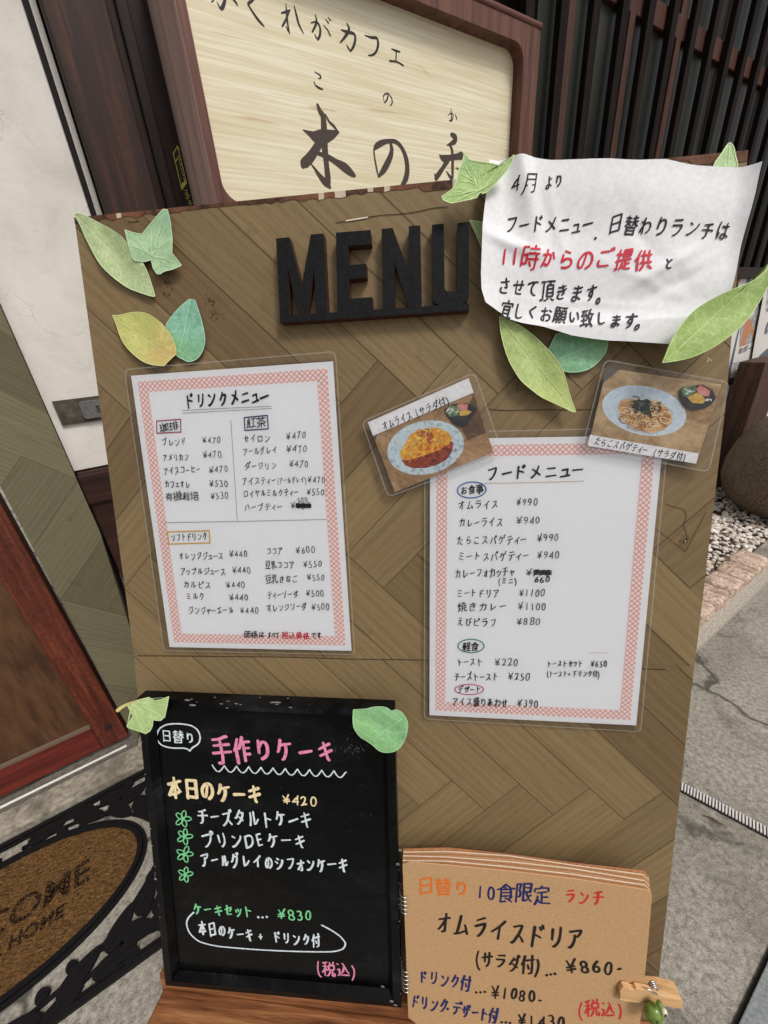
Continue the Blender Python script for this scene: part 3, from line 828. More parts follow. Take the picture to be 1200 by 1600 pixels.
# ------------------------------------------------------------------ house front
def plaster():
    t = T("old_white_plaster")
    v = t.coord("Object")
    f = t.noise(v, 9, 6, 0.65, 0.4)
    g = t.noise(v, 120, 3, 0.6)
    col = t.ramp(f, [(0.28, rgb(206, 199, 189)), (0.5, rgb(219, 213, 204)), (0.75, rgb(228, 223, 215))])
    w = t.n("TexNoise", ins={"Vector": v, "Scale": 14.0, "Detail": 4.0}).outputs["Color"]
    vv = t.mix(0.12, v, w)
    cr = t.n("TexVoronoi", feature='DISTANCE_TO_EDGE', ins={"Vector": vv, "Scale": 11.0}).outputs["Distance"]
    crk = t.ramp(cr, [(0.004, (1, 1, 1, 1)), (0.016, (0, 0, 0, 1))])
    gate = t.ramp(t.noise(v, 7.5, 2), [(0.54, (0, 0, 0, 1)), (0.62, (1, 1, 1, 1))])
    m = t.math('MULTIPLY', t.math('MULTIPLY', crk, gate), .35)
    gr = t.noise(v, 32, 6, 0.75, 1.0)
    col = t.mix(t.math('MULTIPLY', t.ramp(gr, [(0.58, (0, 0, 0, 1)), (0.74, (1, 1, 1, 1))]), 0.35), col, rgb(176, 166, 152))
    col = t.mix(t.math('MULTIPLY', m, 0.6), col, rgb(150, 140, 128))
    t.bump(t.math('SUBTRACT', t.math('ADD', f, t.math('MULTIPLY', g, 0.4)), t.math('MULTIPLY', m, 0.8)), 0.3, 0.004)
    return t.done(col, 0.85, 0.2)
PLAST = plaster()
wall = thing("house_wall", "white plastered house wall with cracked surface left of the menu board", "wall", W3(-.2, 1.12, 0))
m = MB(); m.box(W3(-.30, 1.104, .874), WA * .335, WD * .12, Vector((0, 0, 2.1))); m.build("plaster", PLAST, wall)
m = MB(); m.box(W3(-.166, 1.094, .52), WA * 1.12, WD * .13, Vector((0, 0, .35)))
m.box(W3(-.166, 1.086, .79), WA * 1.12, WD * .13, Vector((0, 0, .075)))
m.box(W3(-.166, 1.10, .0), WA * 1.12, WD * .12, Vector((0, 0, .518)))
m.build("sill_beam", timber("sill_beam_wood", rgb(26, 14, 11), rgb(48, 25, 19), rgb(70, 38, 29), WA, 40, 0.65), wall, bevel=0.004)
m = MB(); m.box(W3(.0285, 1.10, .874), WA * .0095, WD * .1, Vector((0, 0, 2.1))); m.build("joint_strip", flat("black_gap", rgb(24, 20, 19), 0.8), wall)
m = MB(); m.box(W3(.0385, 1.097, .874), WA * .0095, WD * .1, Vector((0, 0, 2.1))); m.build("edge_trim", flat("white_trim", rgb(196, 190, 182), 0.6), wall)
m = MB(); m.box(W3(.052, 1.06, .30), WA * .10, WD * .16, Vector((0, 0, 2.7))); m.build("door_post", REDW, wall, bevel=0.004)
m = MB(); m.box(W3(.154, 1.115, .30), WA * 1.6, WD * .1, Vector((0, 0, 2.7)))
m.box(W3(.172, 1.104, .30), WA * .022, WD * .012, Vector((0, 0, 2.7)))
m.build("dark_boarding", DARKW, wall, bevel=0.003)
m = MB(); m.box(W3(-.154, 1.098, .977), WA * .16, WD * .012, Vector((0, 0, .052))); 
plate = m.build("metal_plate", speckle("stained_metal", rgb(58, 52, 44), rgb(98, 90, 76), 60, 0.6, 0.4, 0.4, 0.002, c3=rgb(44, 38, 32)), wall)
m = MB()
bp_ = []
for cx, cy, q0 in ((.16, .038, 0), (-.113 + .01, .038, 90), (-.113 + .01, .014, 180), (.16, .014, 270)):
    for q in range(0, 91, 30):
        bp_.append(W3(cx + .007 * math.cos(R(q0 + q)), 1.091, .977 + cy + .007 * math.sin(R(q0 + q))))
m.prism(bp_, WD * .0065)
badge = m.build("badge", speckle("grey_metal", rgb(84, 82, 80), rgb(112, 110, 108), 200, 0.5, 0.5, 0.2), plate, bevel=0.001)
c_ = bpy.data.curves.new("t", 'FONT'); c_.body = "SC"; c_.size = .022; c_.extrude = .001
def text_mesh(body, size, extrude=0.0, offset=0.0):
    c = bpy.data.curves.new("t", 'FONT'); c.body = body; c.size = size; c.extrude = extrude; c.offset = offset
    o = bpy.data.objects.new("t", c); COL.objects.link(o)
    me = bpy.data.meshes.new_from_object(o.evaluated_get(bpy.context.evaluated_depsgraph_get()))
    V = [v.co.copy() for v in me.vertices]; F = [tuple(p.vertices) for p in me.polygons]
    bpy.data.objects.remove(o)
    return V, F
V, F = text_mesh("SC", .02, .0008)
m = MB(); m.mesh([W3(-.082 + v.x, 1.0902 - v.z, .996 + v.y) for v in V], F)
m.build("embossed_letters", flat("worn_letters", rgb(46, 44, 42), 0.6), badge)

# herringbone vinyl post between door and plaster ------------------------------------------
def vinyl(name, k=1.0, green=0.0):
    t = T(name)
    s = t.attr()
    uv = t.n("TexCoord").outputs["UV"]
    off = t.n("CombineXYZ", ins={"X": t.math('MULTIPLY', s, 37.0), "Y": t.math('MULTIPLY', s, 19.0), "Z": t.math('MULTIPLY', s, 5.0)}).outputs[0]
    add = t.n("VectorMath", operation='ADD', ins={0: uv, 1: off}).outputs[0]
    m1 = t.n("Mapping", ins={"Vector": add, "Scale": (4.0, 150, 1)}).outputs[0]
    m2 = t.n("Mapping", ins={"Vector": add, "Scale": (14, 520, 1)}).outputs[0]
    m3 = t.n("Mapping", ins={"Vector": add, "Scale": (3.2, 26, 1)}).outputs[0]
    f = t.noise(m1, 1.0, 5, 0.62, 1.3)
    g_ = t.noise(m2, 1.0, 3, 0.6, 0.3)
    h_ = t.n("TexWave", wave_type='BANDS', bands_direction='Y', ins={"Vector": m3, "Scale": 1.3, "Distortion": 14.0, "Detail": 3.0, "Detail Scale": 0.5}).outputs["Fac"]
    x = t.math('ADD', t.math('MULTIPLY', f, 0.42), t.math('ADD', t.math('MULTIPLY', g_, 0.46), t.math('MULTIPLY', h_, 0.12)))
    d, c, l = rgb(107, 88, 60, k), rgb(131, 110, 78, k), rgb(147, 126, 93, k)
    if green:
        d, c, l = rgb(92, 87, 66, k), rgb(112, 107, 83, k), rgb(130, 125, 100, k)
    col = t.ramp(x, [(0.30, d), (0.48, c), (0.68, l)])
    col = t.mix(.42, col, c)
    pore = t.n("Mapping", ins={"Vector": add, "Scale": (38, 900, 1)}).outputs[0]
    pr = t.ramp(t.noise(pore, 1.0, 2, 0.6), [(0.62, (0, 0, 0, 1)), (0.72, (1, 1, 1, 1))])
    col = t.mix(t.math('MULTIPLY', pr, .35), col, tuple(q * .5 for q in d[:3]) + (1,))
    tone = t.ramp(s, [(0.0, (.72, .69, .66, 1)), (0.25, (.9, .89, .88, 1)), (0.6, (1.0, 1.0, .99, 1)), (1.0, (1.10, 1.10, 1.06, 1))])
    col = t.mix(1.0, col, tone, 'MULTIPLY')
    # fine dust of the print
    fine = t.noise(t.coord("Object"), 900, 2, 0.7)
    col = t.mix(t.math('MULTIPLY', t.math('SUBTRACT', 0.62, fine), 0.6), col, rgb(60, 46, 28))
    blot = t.noise(t.coord("Object"), 26, 4, 0.7)
    col = t.mix(t.math('MULTIPLY', t.ramp(blot, [(0.62, (0, 0, 0, 1)), (0.74, (1, 1, 1, 1))]), 0.35), col, rgb(72, 56, 36))
    und = t.noise(t.coord("Object"), 7, 3, 0.5)
    t.bump(t.math('ADD', t.math('MULTIPLY', x, 0.12), und), 0.25, 0.008)
    return t.done(col, 0.5, 0.25)
VINYL = vinyl("herringbone_vinyl")
SEAM = flat("vinyl_seam", rgb(66, 51, 33), 0.6)

def clip(poly, reg):
    """Sutherland-Hodgman: poly inside convex counter-clockwise region"""
    out = poly
    for i in range(len(reg)):
        a, b = reg[i], reg[(i + 1) % len(reg)]
        def side(p): return (b[0] - a[0]) * (p[1] - a[1]) - (b[1] - a[1]) * (p[0] - a[0])
        inp, out = out, []
        for j in range(len(inp)):
            p, q = inp[j - 1], inp[j]
            sp, sq = side(p), side(q)
            if sq >= 0:
                if sp < 0: out.append(tuple(p[k] + (q[k] - p[k]) * sp / (sp - sq) for k in (0, 1)))
                out.append(q)
            elif sp >= 0:
                out.append(tuple(p[k] + (q[k] - p[k]) * sp / (sp - sq) for k in (0, 1)))
        if len(out) < 3: return []
    return out

def herring(mb, plane, reg, peak, Wp=.052, Lp=.266, seed=1, z=0.0, seams=True):
    """herringbone planks clipped to the region; peak = one top corner of the zigzag with \\ planks above and / planks below"""
    rr = random.Random(seed)
    s2 = math.sqrt(.5)
    d, e = (s2, s2), (-s2, s2)
    us, vs_ = [p[0] for p in reg], [p[1] for p in reg]
    def put(P, ax):
        c = clip(P, reg)
        if not c: 
            return
        o = P[0]
        px_, py_ = (d, (s2, -s2)) if ax == 0 else (e, d)
        uvs = [((p[0] - o[0]) * px_[0] + (p[1] - o[1]) * px_[1], (p[0] - o[0]) * py_[0] + (p[1] - o[1]) * py_[1]) for p in c]
        mb.face([plane.pos(p[0], p[1], z) for p in c], 0, uvs, rr.random())
        if seams:
            for (i, j) in ((0, 1), (1, 2), (2, 3), (3, 0)):
                A, B = P[i], P[j]
                if rr.random() < .25: continue
                L = math.hypot(B[0] - A[0], B[1] - A[1]); nx, ny = -(B[1] - A[1]) / L, (B[0] - A[0]) / L
                h = .00035
                q = clip([(A[0] + nx * h, A[1] + ny * h), (A[0] - nx * h, A[1] - ny * h), (B[0] - nx * h, B[1] - ny * h), (B[0] + nx * h, B[1] + ny * h)][::-1], reg)
                if not q: q = clip([(A[0] + nx * h, A[1] + ny * h), (A[0] - nx * h, A[1] - ny * h), (B[0] - nx * h, B[1] - ny * h), (B[0] + nx * h, B[1] + ny * h)], reg)
                if q: mb.face([plane.pos(p[0], p[1], z + 1.2e-4 + rr.random() * 5e-5) for p in q], 1)
    step = Wp / s2
    per = Lp / s2
    for row in range(-5, 6):
        for k in range(-30, 31):
            pu, pv = peak[0] + k * step, peak[1] + row * per
            if pu < min(us) - .5 or pu > max(us) + .5: continue
            Vx = (pu + Wp * s2, pv - Wp * s2)
            # / plank below the zigzag
            A = (pu, pv); B = Vx
            put([A, (A[0] - d[0] * Lp, A[1] - d[1] * Lp), (B[0] - d[0] * Lp, B[1] - d[1] * Lp), B], 0)
            # \ plank above the zigzag
            P2 = (Vx[0] + Wp * s2, Vx[1] + Wp * s2)
            put([Vx, P2, (P2[0] + e[0] * Lp, P2[1] + e[1] * Lp), (Vx[0] + e[0] * Lp, Vx[1] + e[1] * Lp)], 1)

hp = thing("herringbone_post", "greenish herringbone vinyl clad post between the brown door and white plaster", "clad post", W3(-.23, 1.09, 0))
m = MB()
reg = [(-.300, .03), (-.214, .20), (-.206, .34), (-.184, .50), (-.168, .72), (-.168, 2.6), (-.287, 2.6), (-.287, .9), (-.293, .6)]
m.prism([W3(a, 1.0905, z) for a, z in reg][::1], WD * .1, 0)
m.build("core", flat("post_core", rgb(60, 52, 40), 0.7), hp)
m = MB()
PW = WALL(1.088)
herring(m, PW, [(-.300, .03), (-.214, .20), (-.168, .72), (-.168, 2.6), (-.287, 2.6)], (-.24, .93), .105, .5, 4)
m.build("vinyl_cover", [vinyl("green_herringbone_vinyl", 1.1, 1.0), SEAM], hp)

# door ---------------------------------------------------------------------------------------
door = thing("entrance_door", "reddish brown wooden door with a plain lower panel beside the doormat", "door", W3(-.75, 1.1, .05))
STILE = timber("door_stile_wood", rgb(58, 26, 18), rgb(104, 50, 34), rgb(136, 72, 50), (0, 0, 1), 60, 0.5, 0.35, 0.4, 0.55)
m = MB(); m.box(W3(-.378, 1.098, .058), WA * .066, WD * .035, Vector((0, 0, 2.1))); m.build("stile", STILE, door, bevel=0.003)
m = MB(); m.box(W3(-1.38, 1.098, .058), WA * .066, WD * .035, Vector((0, 0, 2.1))); m.build("stile", STILE, door, bevel=0.003)
m = MB(); m.box(W3(-1.313, 1.1005, .058), WA * .934, WD * .03, Vector((0, 0, .088)))
m.build("bottom_rail", timber("door_rail_wood", rgb(60, 22, 17), rgb(100, 38, 30), rgb(122, 52, 40), WA, 60, 0.5), door, bevel=0.003)
m = MB(); m.box(W3(-1.313, 1.102, .1465), WA * .934, WD * .02, Vector((0, 0, .009))); m.build("moulding", flat("grey_moulding", rgb(112, 96, 82), 0.6), door)
m = MB(); m.box(W3(-1.313, 1.110, .156), WA * .934, WD * .012, Vector((0, 0, 1.99))); m.build("panel", speckle("door_panel_brown", rgb(70, 46, 31), rgb(106, 74, 50), 46, 0.6, 0.25, 0.25, stretch=(1, 1, .2), c3=rgb(84, 56, 38)), door)
m = MB(); m.box(W3(-.352, 1.095, .122), WA * .018, WD * .004, Vector((0, 0, .013)))
lk = m.build("floor_bolt", flat("dark_steel", rgb(40, 34, 30), 0.4, 0.5), door, bevel=0.001)
sill = thing("door_sill", "worn concrete door sill with a shiny steel rail under the brown door", "door sill", W3(-.7, 1.05, 0))
m = MB(); m.box(W3(-2.2, 1.005, .001), WA * 2.02, WD * .12, Vector((0, 0, .033))); m.build("step", speckle("sill_concrete", rgb(120, 112, 98), rgb(172, 164, 148), 60, 0.85, 0.25, 0.6, 0.004, 6, c3=rgb(88, 80, 68)), sill, bevel=0.006)
m = MB(); m.box(W3(-2.2, 1.072, .0345), WA * 1.905, WD * .03, Vector((0, 0, .012))); m.build("track", speckle("grey_track", rgb(88, 82, 74), rgb(120, 114, 104), 90, 0.6), sill)
m = MB(); m.tube([W3(-2.2, 1.076, .05), W3(-.32, 1.076, .05)], .0035, 8); m.build("rail", flat("bright_steel", rgb(225, 225, 222), 0.22, 0.6, 0.02), sill, smooth=True)

# doormat --------------------------------------------------------------------------------------
mat_ = thing("doormat", "oval coir welcome doormat framed by black rubber leaf scrollwork", "doormat", W3(-.58, .7825, 0))
RUB = speckle("black_rubber", rgb(12, 10, 12), rgb(22, 20, 21), 200, 0.6, 0.22, 0.2)
ca, cd, ra, rd = -.585, .797, .272, .134
t = T("coir")
v = t.coord("Object", scale=(1, 1, 1), rot=(0, 0, R(-16)))
mp = t.n("Mapping", ins={"Vector": v, "Scale": (60, 420, 1)}).outputs[0]
f = t.noise(mp, 1.0, 3, 0.6, 0.6)
g_ = t.noise(t.coord("Object"), 320, 3, 0.7)
x = t.math('ADD', t.math('MULTIPLY', f, 0.6), t.math('MULTIPLY', g_, 0.4))
col = t.ramp(x, [(0.36, rgb(42, 28, 17)), (0.5, rgb(98, 70, 41)), (0.66, rgb(150, 114, 72))])
t.bump(x, 1.0, 0.006)
COIR = t.done(col, 0.9, 0.1)
m = MB()
top = [W3(ca + ra * math.cos(q), cd + rd * math.sin(q), .010) for q in (2 * math.pi * i / 72 for i in range(72))]
m.prism(top[::1], Vector((0, 0, -.009)))
coir = m.build("coir_pad", COIR, mat_)
# a bristle nap over the coir
nap = MB()
rg = random.Random(3)
for i in range(9000):
    q, rr = rg.uniform(0, 6.283), math.sqrt(rg.random())
    o = W3(ca + (ra - .003) * rr * math.cos(q), cd + (rd - .003) * rr * math.sin(q), .0098)
    an = rg.gauss(.45, .35)
    dv = (WA * math.cos(an) + WD * math.sin(an)) * rg.uniform(.004, .008) + Vector((0, 0, rg.uniform(.001, .0035)))
    sd = Vector((-dv.y, dv.x, 0)).normalized() * .00035
    nap.face([o - sd, o + sd, o + dv + sd * .4, o + dv - sd * .4], 0, sh=rg.random())
t = T("coir_bristle")
NAP = t.done(t.ramp(t.attr(), [(0, rgb(54, 36, 22)), (.5, rgb(108, 78, 45)), (1, rgb(168, 128, 80))]), 0.85, 0.15)
nap.build("bristles", NAP, coir)["kind"] = "stuff"
def mat_text(body, size, a0, d0, shear=0.0):
    V, F = text_mesh(body, size, .0, .0012)
    w_ = max(v.x for v in V)
    m = MB()
    m.mesh([W3(a0 - w_ / 2 + v.x, d0 + v.y, .0122) for v in V], F)
    t = T("stamped_ink")
    v = t.coord("Object", scale=(1, 1, 1))
    hole = t.ramp(t.noise(v, 260, 3, 0.7), [(0.42, (0, 0, 0, 1)), (0.54, (1, 1, 1, 1))])
    t.put(t.b.inputs["Alpha"], hole)
    k = t.done(rgb(28, 22, 18), 0.9, 0.1)
    m.build("stamped_lettering", k, coir)
mat_text("WELCOME", .072, -.585, .781)
mat_text("TO OUR HOME", .034, -.575, .738)
m = MB()
def ring(a, d, w, z0, z1, n=72):
    for i in range(n):
        q0, q1 = 2 * math.pi * i / n, 2 * math.pi * (i + 1) / n
        P = lambda q, k, z: W3(ca + (a + k) * math.cos(q), cd + (d + k) * math.sin(q), z)
        m.face([P(q0, 0, z1), P(q0, w, z1), P(q1, w, z1), P(q1, 0, z1)])
        m.face([P(q0, w, z0), P(q1, w, z0), P(q1, w, z1), P(q0, w, z1)])
        m.face([P(q0, 0, z1), P(q1, 0, z1), P(q1, 0, z0), P(q0, 0, z0)])
ring(ra + .000, rd + .000, .011, .001, .012)
ring(ra + .013, rd + .013, .007, .001, .009)
ring(ra + .011, rd + .011, .002, .001, .004)
m.build("oval_rim", RUB, mat_)
m = MB()
a0, a1, d0, d1 = -.965, -.205, .565, 1.0
for ins, w, z1 in ((0, .010, .010), (.013, .005, .007)):
    for (A, B, C_, D_) in ((a0 + ins, d0 + ins, a1 - a0 - 2 * ins, w), (a0 + ins, d1 - ins - w, a1 - a0 - 2 * ins, w)):
        m.box(W3(A, B, .001), WA * C_, WD * D_, Vector((0, 0, z1)))
    for A in (a0 + ins, a1 - ins - w):
        m.box(W3(A, d0 + ins + w, .001), WA * w, WD * (d1 - d0 - 2 * ins - 2 * w), Vector((0, 0, z1 - .0005)))
m.box(W3(a0 + .010, d0 + .010, .0005), WA * (a1 - a0 - .02), WD * .003, Vector((0, 0, .004)))
m.build("border_frame", RUB, mat_)
# leaf scrolls filling the corners: stems with leaves and round berries
m = MB()
def stem(pts, w=.0035, z=.0075):
    P = smooth(smooth(pts))
    for k in range(len(P) - 1):
        A, B = Vector(P[k]), Vector(P[k + 1])
        dv = (B - A); L = dv.length
        if L < 1e-5: continue
        nv = Vector((-dv.y, dv.x)) / L * w
        m.prism([W3(A.x + nv.x, A.y + nv.y, z), W3(A.x - nv.x, A.y - nv.y, z), W3(B.x - nv.x, B.y - nv.y, z), W3(B.x + nv.x, B.y + nv.y, z)], Vector((0, 0, -.006)))
lz = [.0082]
def leaf_(a, d, L, w, ang):
    P = []
    for i in range(18):
        q = i / 17 * 2 * math.pi
        x, y = L * .5 * math.cos(q), w * .5 * math.sin(q) * (1 - .35 * math.cos(q))
        P.append((a + x * math.cos(ang) - y * math.sin(ang), d + x * math.sin(ang) + y * math.cos(ang)))
    lz[0] += .00007
    m.prism([W3(x, y, lz[0]) for x, y in P[:-1]], Vector((0, 0, -.006)))
    # midrib
    h = (math.cos(ang) * L * .42, math.sin(ang) * L * .42)
    nv = Vector((-h[1], h[0])).normalized() * .0008
    m.prism([W3(a - h[0] + nv.x, d - h[1] + nv.y, lz[0] + .001), W3(a - h[0] - nv.x, d - h[1] - nv.y, lz[0] + .001), W3(a + h[0] - nv.x, d + h[1] - nv.y, lz[0] + .001), W3(a + h[0] + nv.x, d + h[1] + nv.y, lz[0] + .001)], Vector((0, 0, -.0012)))
for sa in (1, -1):
    for sd_ in (1, -1):
        X = lambda x, y: (-.585 + sa * x, .7825 + sd_ * y)
        stem([X(.02, .178), X(.12, .176), X(.2, .15), X(.265, .105), X(.31, .05), X(.345, .0)])
        stem([X(.05, .200), X(.15, .19), X(.24, .165), X(.32, .12), X(.36, .06)])
        stem([X(.20, .15), X(.26, .17), X(.34, .19)])
        stem([X(.29, .08), X(.33, .11), X(.362, .15)])
        for (x, y, L, w, an) in ((.07, .186, .07, .026, .1), (.14, .197, .06, .024, -.25), (.165, .166, .075, .03, -.55), (.225, .185, .07, .026, -.1), (.235, .135, .07, .030, -.9),
                                 (.27, .163, .06, .03, .35), (.285, .108, .06, .03, -1.1), (.32, .178, .06, .026, .5), (.315, .075, .055, .026, -.2), (.335, .135, .06, .03, .9), (.34, .035, .05, .026, 1.3)):
            L *= 1.12; w *= 1.18; an2 = an if sa * sd_ > 0 else -an
            leaf_(*X(x, y), L, w, an2)
        for (x, y, r_) in ((.105, .161, .012), (.15, .146, .010), (.255, .197, .014), (.350, .19, .014), (.352, .095, .014), (.305, .145, .011)):
            leaf_(*X(x, y), 2 * r_, 2 * r_ * .95, 0)
m.build("leaf_scroll", RUB, mat_)

# lattice window ------------------------------------------------------------------------------
LD = .95
lat = thing("lattice_window", "dark wooden slat lattice in front of grey window glass right of the signboard", "lattice window", W3(2, LD, 1.27))
m = MB(); m.box(W3(1.16, LD + .036, 1.24), WA * 4.5, WD * .012, Vector((0, 0, 2.2)))
t = T("grey_window_glass")
f = t.noise(t.coord("Object", scale=(1, 1, .35)), 3.0, 3, 0.5)
m.build("glass", t.done(t.ramp(f, [(0.35, rgb(36, 36, 32)), (0.65, rgb(72, 73, 66))]), 0.3, 0.18), lat)
SLAT = timber("lattice_slat_wood", rgb(13, 9, 7), rgb(25, 18, 15), rgb(38, 28, 23), (0, 0, 1), 50, 0.75, 0.1)
MULL = timber("window_mullion_wood", rgb(40, 22, 16), rgb(70, 40, 30), rgb(92, 56, 42), (0, 0, 1), 50, 0.65)
for i in range(24):
    a = 1.148 * LD + i * .139 * LD
    m = MB(); m.box(W3(a - .016, LD, 1.272), WA * .032, WD * .02, Vector((0, 0, 2.0)))
    m.build("slat", SLAT, lat, bevel=0.002)
for a in (1.345, 1.64, 1.93, 2.30, 2.72, 3.15, 3.6):
    m = MB(); m.box(W3(a * LD - .015, LD + .021, 1.272), WA * .030, WD * .014, Vector((0, 0, 2.0)))
    m.build("mullion", MULL, lat, bevel=0.002)
m = MB(); m.box(W3(1.2, LD + .022, 1.905), WA * 4.4, WD * .012, Vector((0, 0, .055))); m.build("rail", MULL, lat, bevel=0.002)
m = MB(); m.box(W3(1.13, LD - .012, 1.222), WA * 4.6, WD * .07, Vector((0, 0, .048))); m.build("bottom_rail", DARKW, lat, bevel=0.003)
lw = thing("base_wall", "pale wall under the lattice window with a dark timber base", "wall", W3(2, LD + .02, 0))
m = MB(); m.box(W3(1.13, LD + .012, .20), WA * 4.6, WD * .1, Vector((0, 0, 1.02))); m.build("panel", speckle("grey_render", rgb(150, 146, 138), rgb(182, 178, 170), 30, 0.8, 0.2, 0.3), lw)
m = MB(); m.box(W3(1.13, LD, .0), WA * 4.6, WD * .1, Vector((0, 0, .198))); m.build("base_board", DARKW, lw, bevel=0.003)

# posters --------------------------------------------------------------------------------------
def poster(corner, name, label, paint):
    th = thing(name, label, "poster", corner.at(1150, 640))
    return th
PO = WALL(LD + .008)
POS_W = flat("poster_white", rgb(216, 212, 206), 0.5)
POS_D = flat("poster_black", rgb(34, 30, 30), 0.5)
POS_O = flat("poster_orange", rgb(214, 132, 70), 0.6)
POS_S = flat("poster_tan", rgb(186, 128, 96), 0.6)
POS_G = speckle("poster_photo_grey", rgb(120, 118, 116), rgb(206, 204, 200), 26, 0.5, bump=0)
POS_B = flat("poster_blue_grey", rgb(92, 98, 112), 0.5)
def sheet(mb, pl, pts, m, z=0.0): mb.poly([pl.at(x, y, z) for x, y in pts][::-1], m)
p1_ = thing("poster", "tall white poster with a photo of a person in orange, half behind the long leaf", "poster", PO.at(1140, 630))
m = MB()
sheet(m, PO, [(1146, 424), (1215, 436), (1215, 650), (1128, 650)], 0, 0)
m.build("paper", POS_W, p1_)
m = MB()
sheet(m, PO, [(1145, 430), (1156, 431), (1151, 460), (1141, 456)], 0, .0006)
sheet(m, PO, [(1168, 428), (1174, 428), (1171, 446), (1165, 446)], 1, .0006)
sheet(m, PO, [(1157, 500), (1190, 455), (1196, 470), (1188, 530), (1155, 543)], 2, .0006)
sheet(m, PO, [(1166, 495), (1173, 500), (1176, 512), (1188, 531), (1183, 533), (1171, 519), (1163, 540), (1155, 541), (1160, 520)], 3, .0009)
sheet(m, PO, [(1178, 470), (1196, 448), (1198, 470), (1186, 480)], 1, .0009)
sheet(m, PO, [(1152, 520), (1157, 505), (1152, 530), (1142, 580), (1136, 602), (1133, 601), (1140, 570)], 1, .0009)
sheet(m, PO, [(1139, 592), (1158, 586), (1156, 598), (1138, 602)], 0, .0009)
sheet(m, PO, [(1167, 562), (1172, 562), (1171, 568), (1166, 568)], 4, .0009)
for k in range(5):
    sheet(m, PO, [(1146, 568 + k * 3.5), (1163, 564 + k * 3.5), (1163, 565 + k * 3.5), (1146, 569 + k * 3.5)], 1, .0009)
m.build("printed_picture", [POS_D, POS_B, POS_G, POS_S, flat("poster_red", rgb(170, 50, 60), 0.5)], p1_)
m = MB(); write(m, PO, "地球一周", 1153, 549, 1182, 541, 7, 1.0, .001); m.build("text_line", INK, p1_)
m = MB()
V, F = text_mesh("PO", .05, 0)
o_, x_ = PO.at(1146, 443, .0011), PO.at(1155, 444, .0011)
sc_ = (x_ - o_).length / max(v.x for v in V)
m.mesh([o_ + WA * v.x * sc_ + Vector((0, 0, 1)) * v.y * sc_ * 1.4 for v in V], F); m.build("heading", POS_O, p1_)
PO2 = WALL(LD - .004)
p2_ = thing("poster", "white poster with large dark letters at the photo's right side, overlapping the tall poster", "poster", PO2.at(1190, 590))
m = MB(); sheet(m, PO2, [(1197, 440), (1235, 446), (1225, 596), (1174, 566), (1180, 530)], 0); m.build("paper", POS_W, p2_)
m = MB(); sheet(m, PO2, [(1200, 446), (1214, 448), (1210, 490), (1196, 486)], 0, .0006); m.build("printed_picture", [POS_G, POS_B], p2_)
m = MB(); sheet(m, PO2, [(1186, 556), (1204, 540), (1202, 566), (1184, 568)], 1, .0006)
m.build("printed_picture", [POS_G, POS_B], p2_)
m = MB(); write(m, PO2, "の旅", 1194, 517, 1212, 498, 20, 2.6, .001); m.build("heading", POS_B, p2_)

# ------------------------------------------------------------------ cafe signboard
SD = .90
FR = timber("sign_frame_wood", rgb(58, 33, 25), rgb(98, 61, 47), rgb(126, 84, 66), (0, 0, 1), 46, 0.5, 0.35)
FRH = timber("sign_frame_wood_level", rgb(58, 30, 24), rgb(96, 54, 44), rgb(124, 76, 62), WA, 46, 0.5, 0.35)
sa0, sa1, sz0, sz1 = .228, 1.074, 1.300, 1.742     # outer box
ia0, ia1, iz0, iz1 = .243, 1.020, 1.352, 1.706     # rounded opening
sign = thing("cafe_sign", "cream wood grained cafe signboard with dark brush lettering in a brown frame", "signboard", W3(.65, 1.0, sz0))
m = MB()
inner, outer = [], []
rad = .032
for cx, cz, q0 in ((ia1 - rad, iz1 - rad, 0), (ia0 + rad, iz1 - rad, 90), (ia0 + rad, iz0 + rad, 180), (ia1 - rad, iz0 + rad, 270)):
    for q in range(0, 91, 10):
        inner.append((cx + rad * math.cos(R(q0 + q)), cz + rad * math.sin(R(q0 + q))))
        tx = {0: sa1, 90: sa0, 180: sa0, 270: sa1}[q0]; tz = {0: sz1, 90: sz1, 180: sz0, 270: sz0}[q0]
        f_ = q / 90
        if q0 in (0, 180):
            outer.append((tx, tz - (tz - cz) * max(0, 1 - 2 * f_)) if f_ < .5 else (tx - (tx - cx) * max(0, 2 * f_ - 1), tz))
        else:
            outer.append((tx - (tx - cx) * max(0, 1 - 2 * f_), tz) if f_ < .5 else (tx, tz - (tz - cz) * max(0, 2 * f_ - 1)))
n_ = len(inner)
for i in range(n_):
    j = (i + 1) % n_
    A, B, C_, D_ = inner[i], inner[j], outer[j], outer[i]
    m.face([W3(A[0], SD, A[1]), W3(D_[0], SD, D_[1]), W3(C_[0], SD, C_[1]), W3(B[0], SD, B[1])][::-1])
    m.face([W3(A[0], SD, A[1]), W3(B[0], SD, B[1]), W3(B[0], SD + .034, B[1]), W3(A[0], SD + .034, A[1])])
m.build("frame", FR, sign)
SIDE = timber("sign_side_wood_lit", rgb(150, 118, 108), rgb(194, 162, 150), rgb(212, 184, 170), (0, 0, 1), 40, 0.6)  # same wood as the frame, coloured lighter so the shaded side looks lit
for (o, x, y, z_) in ((W3(sa0 - .001, SD + .002, sz0), WA * .018, WD * .20, Vector((0, 0, sz1 - sz0))),
                      (W3(sa1 - .017, SD + .002, sz0), WA * .018, WD * .20, Vector((0, 0, sz1 - sz0)))):
    m = MB(); m.box(o, x, y, z_); m.build("side_board", SIDE, sign, bevel=0.002)
m = MB(); m.box(W3(sa0 - .004, SD - .003, sz1 - .001), WA * (sa1 - sa0 + .008), WD * .21, Vector((0, 0, .012))); m.build("top_board", FRH, sign, bevel=0.004)
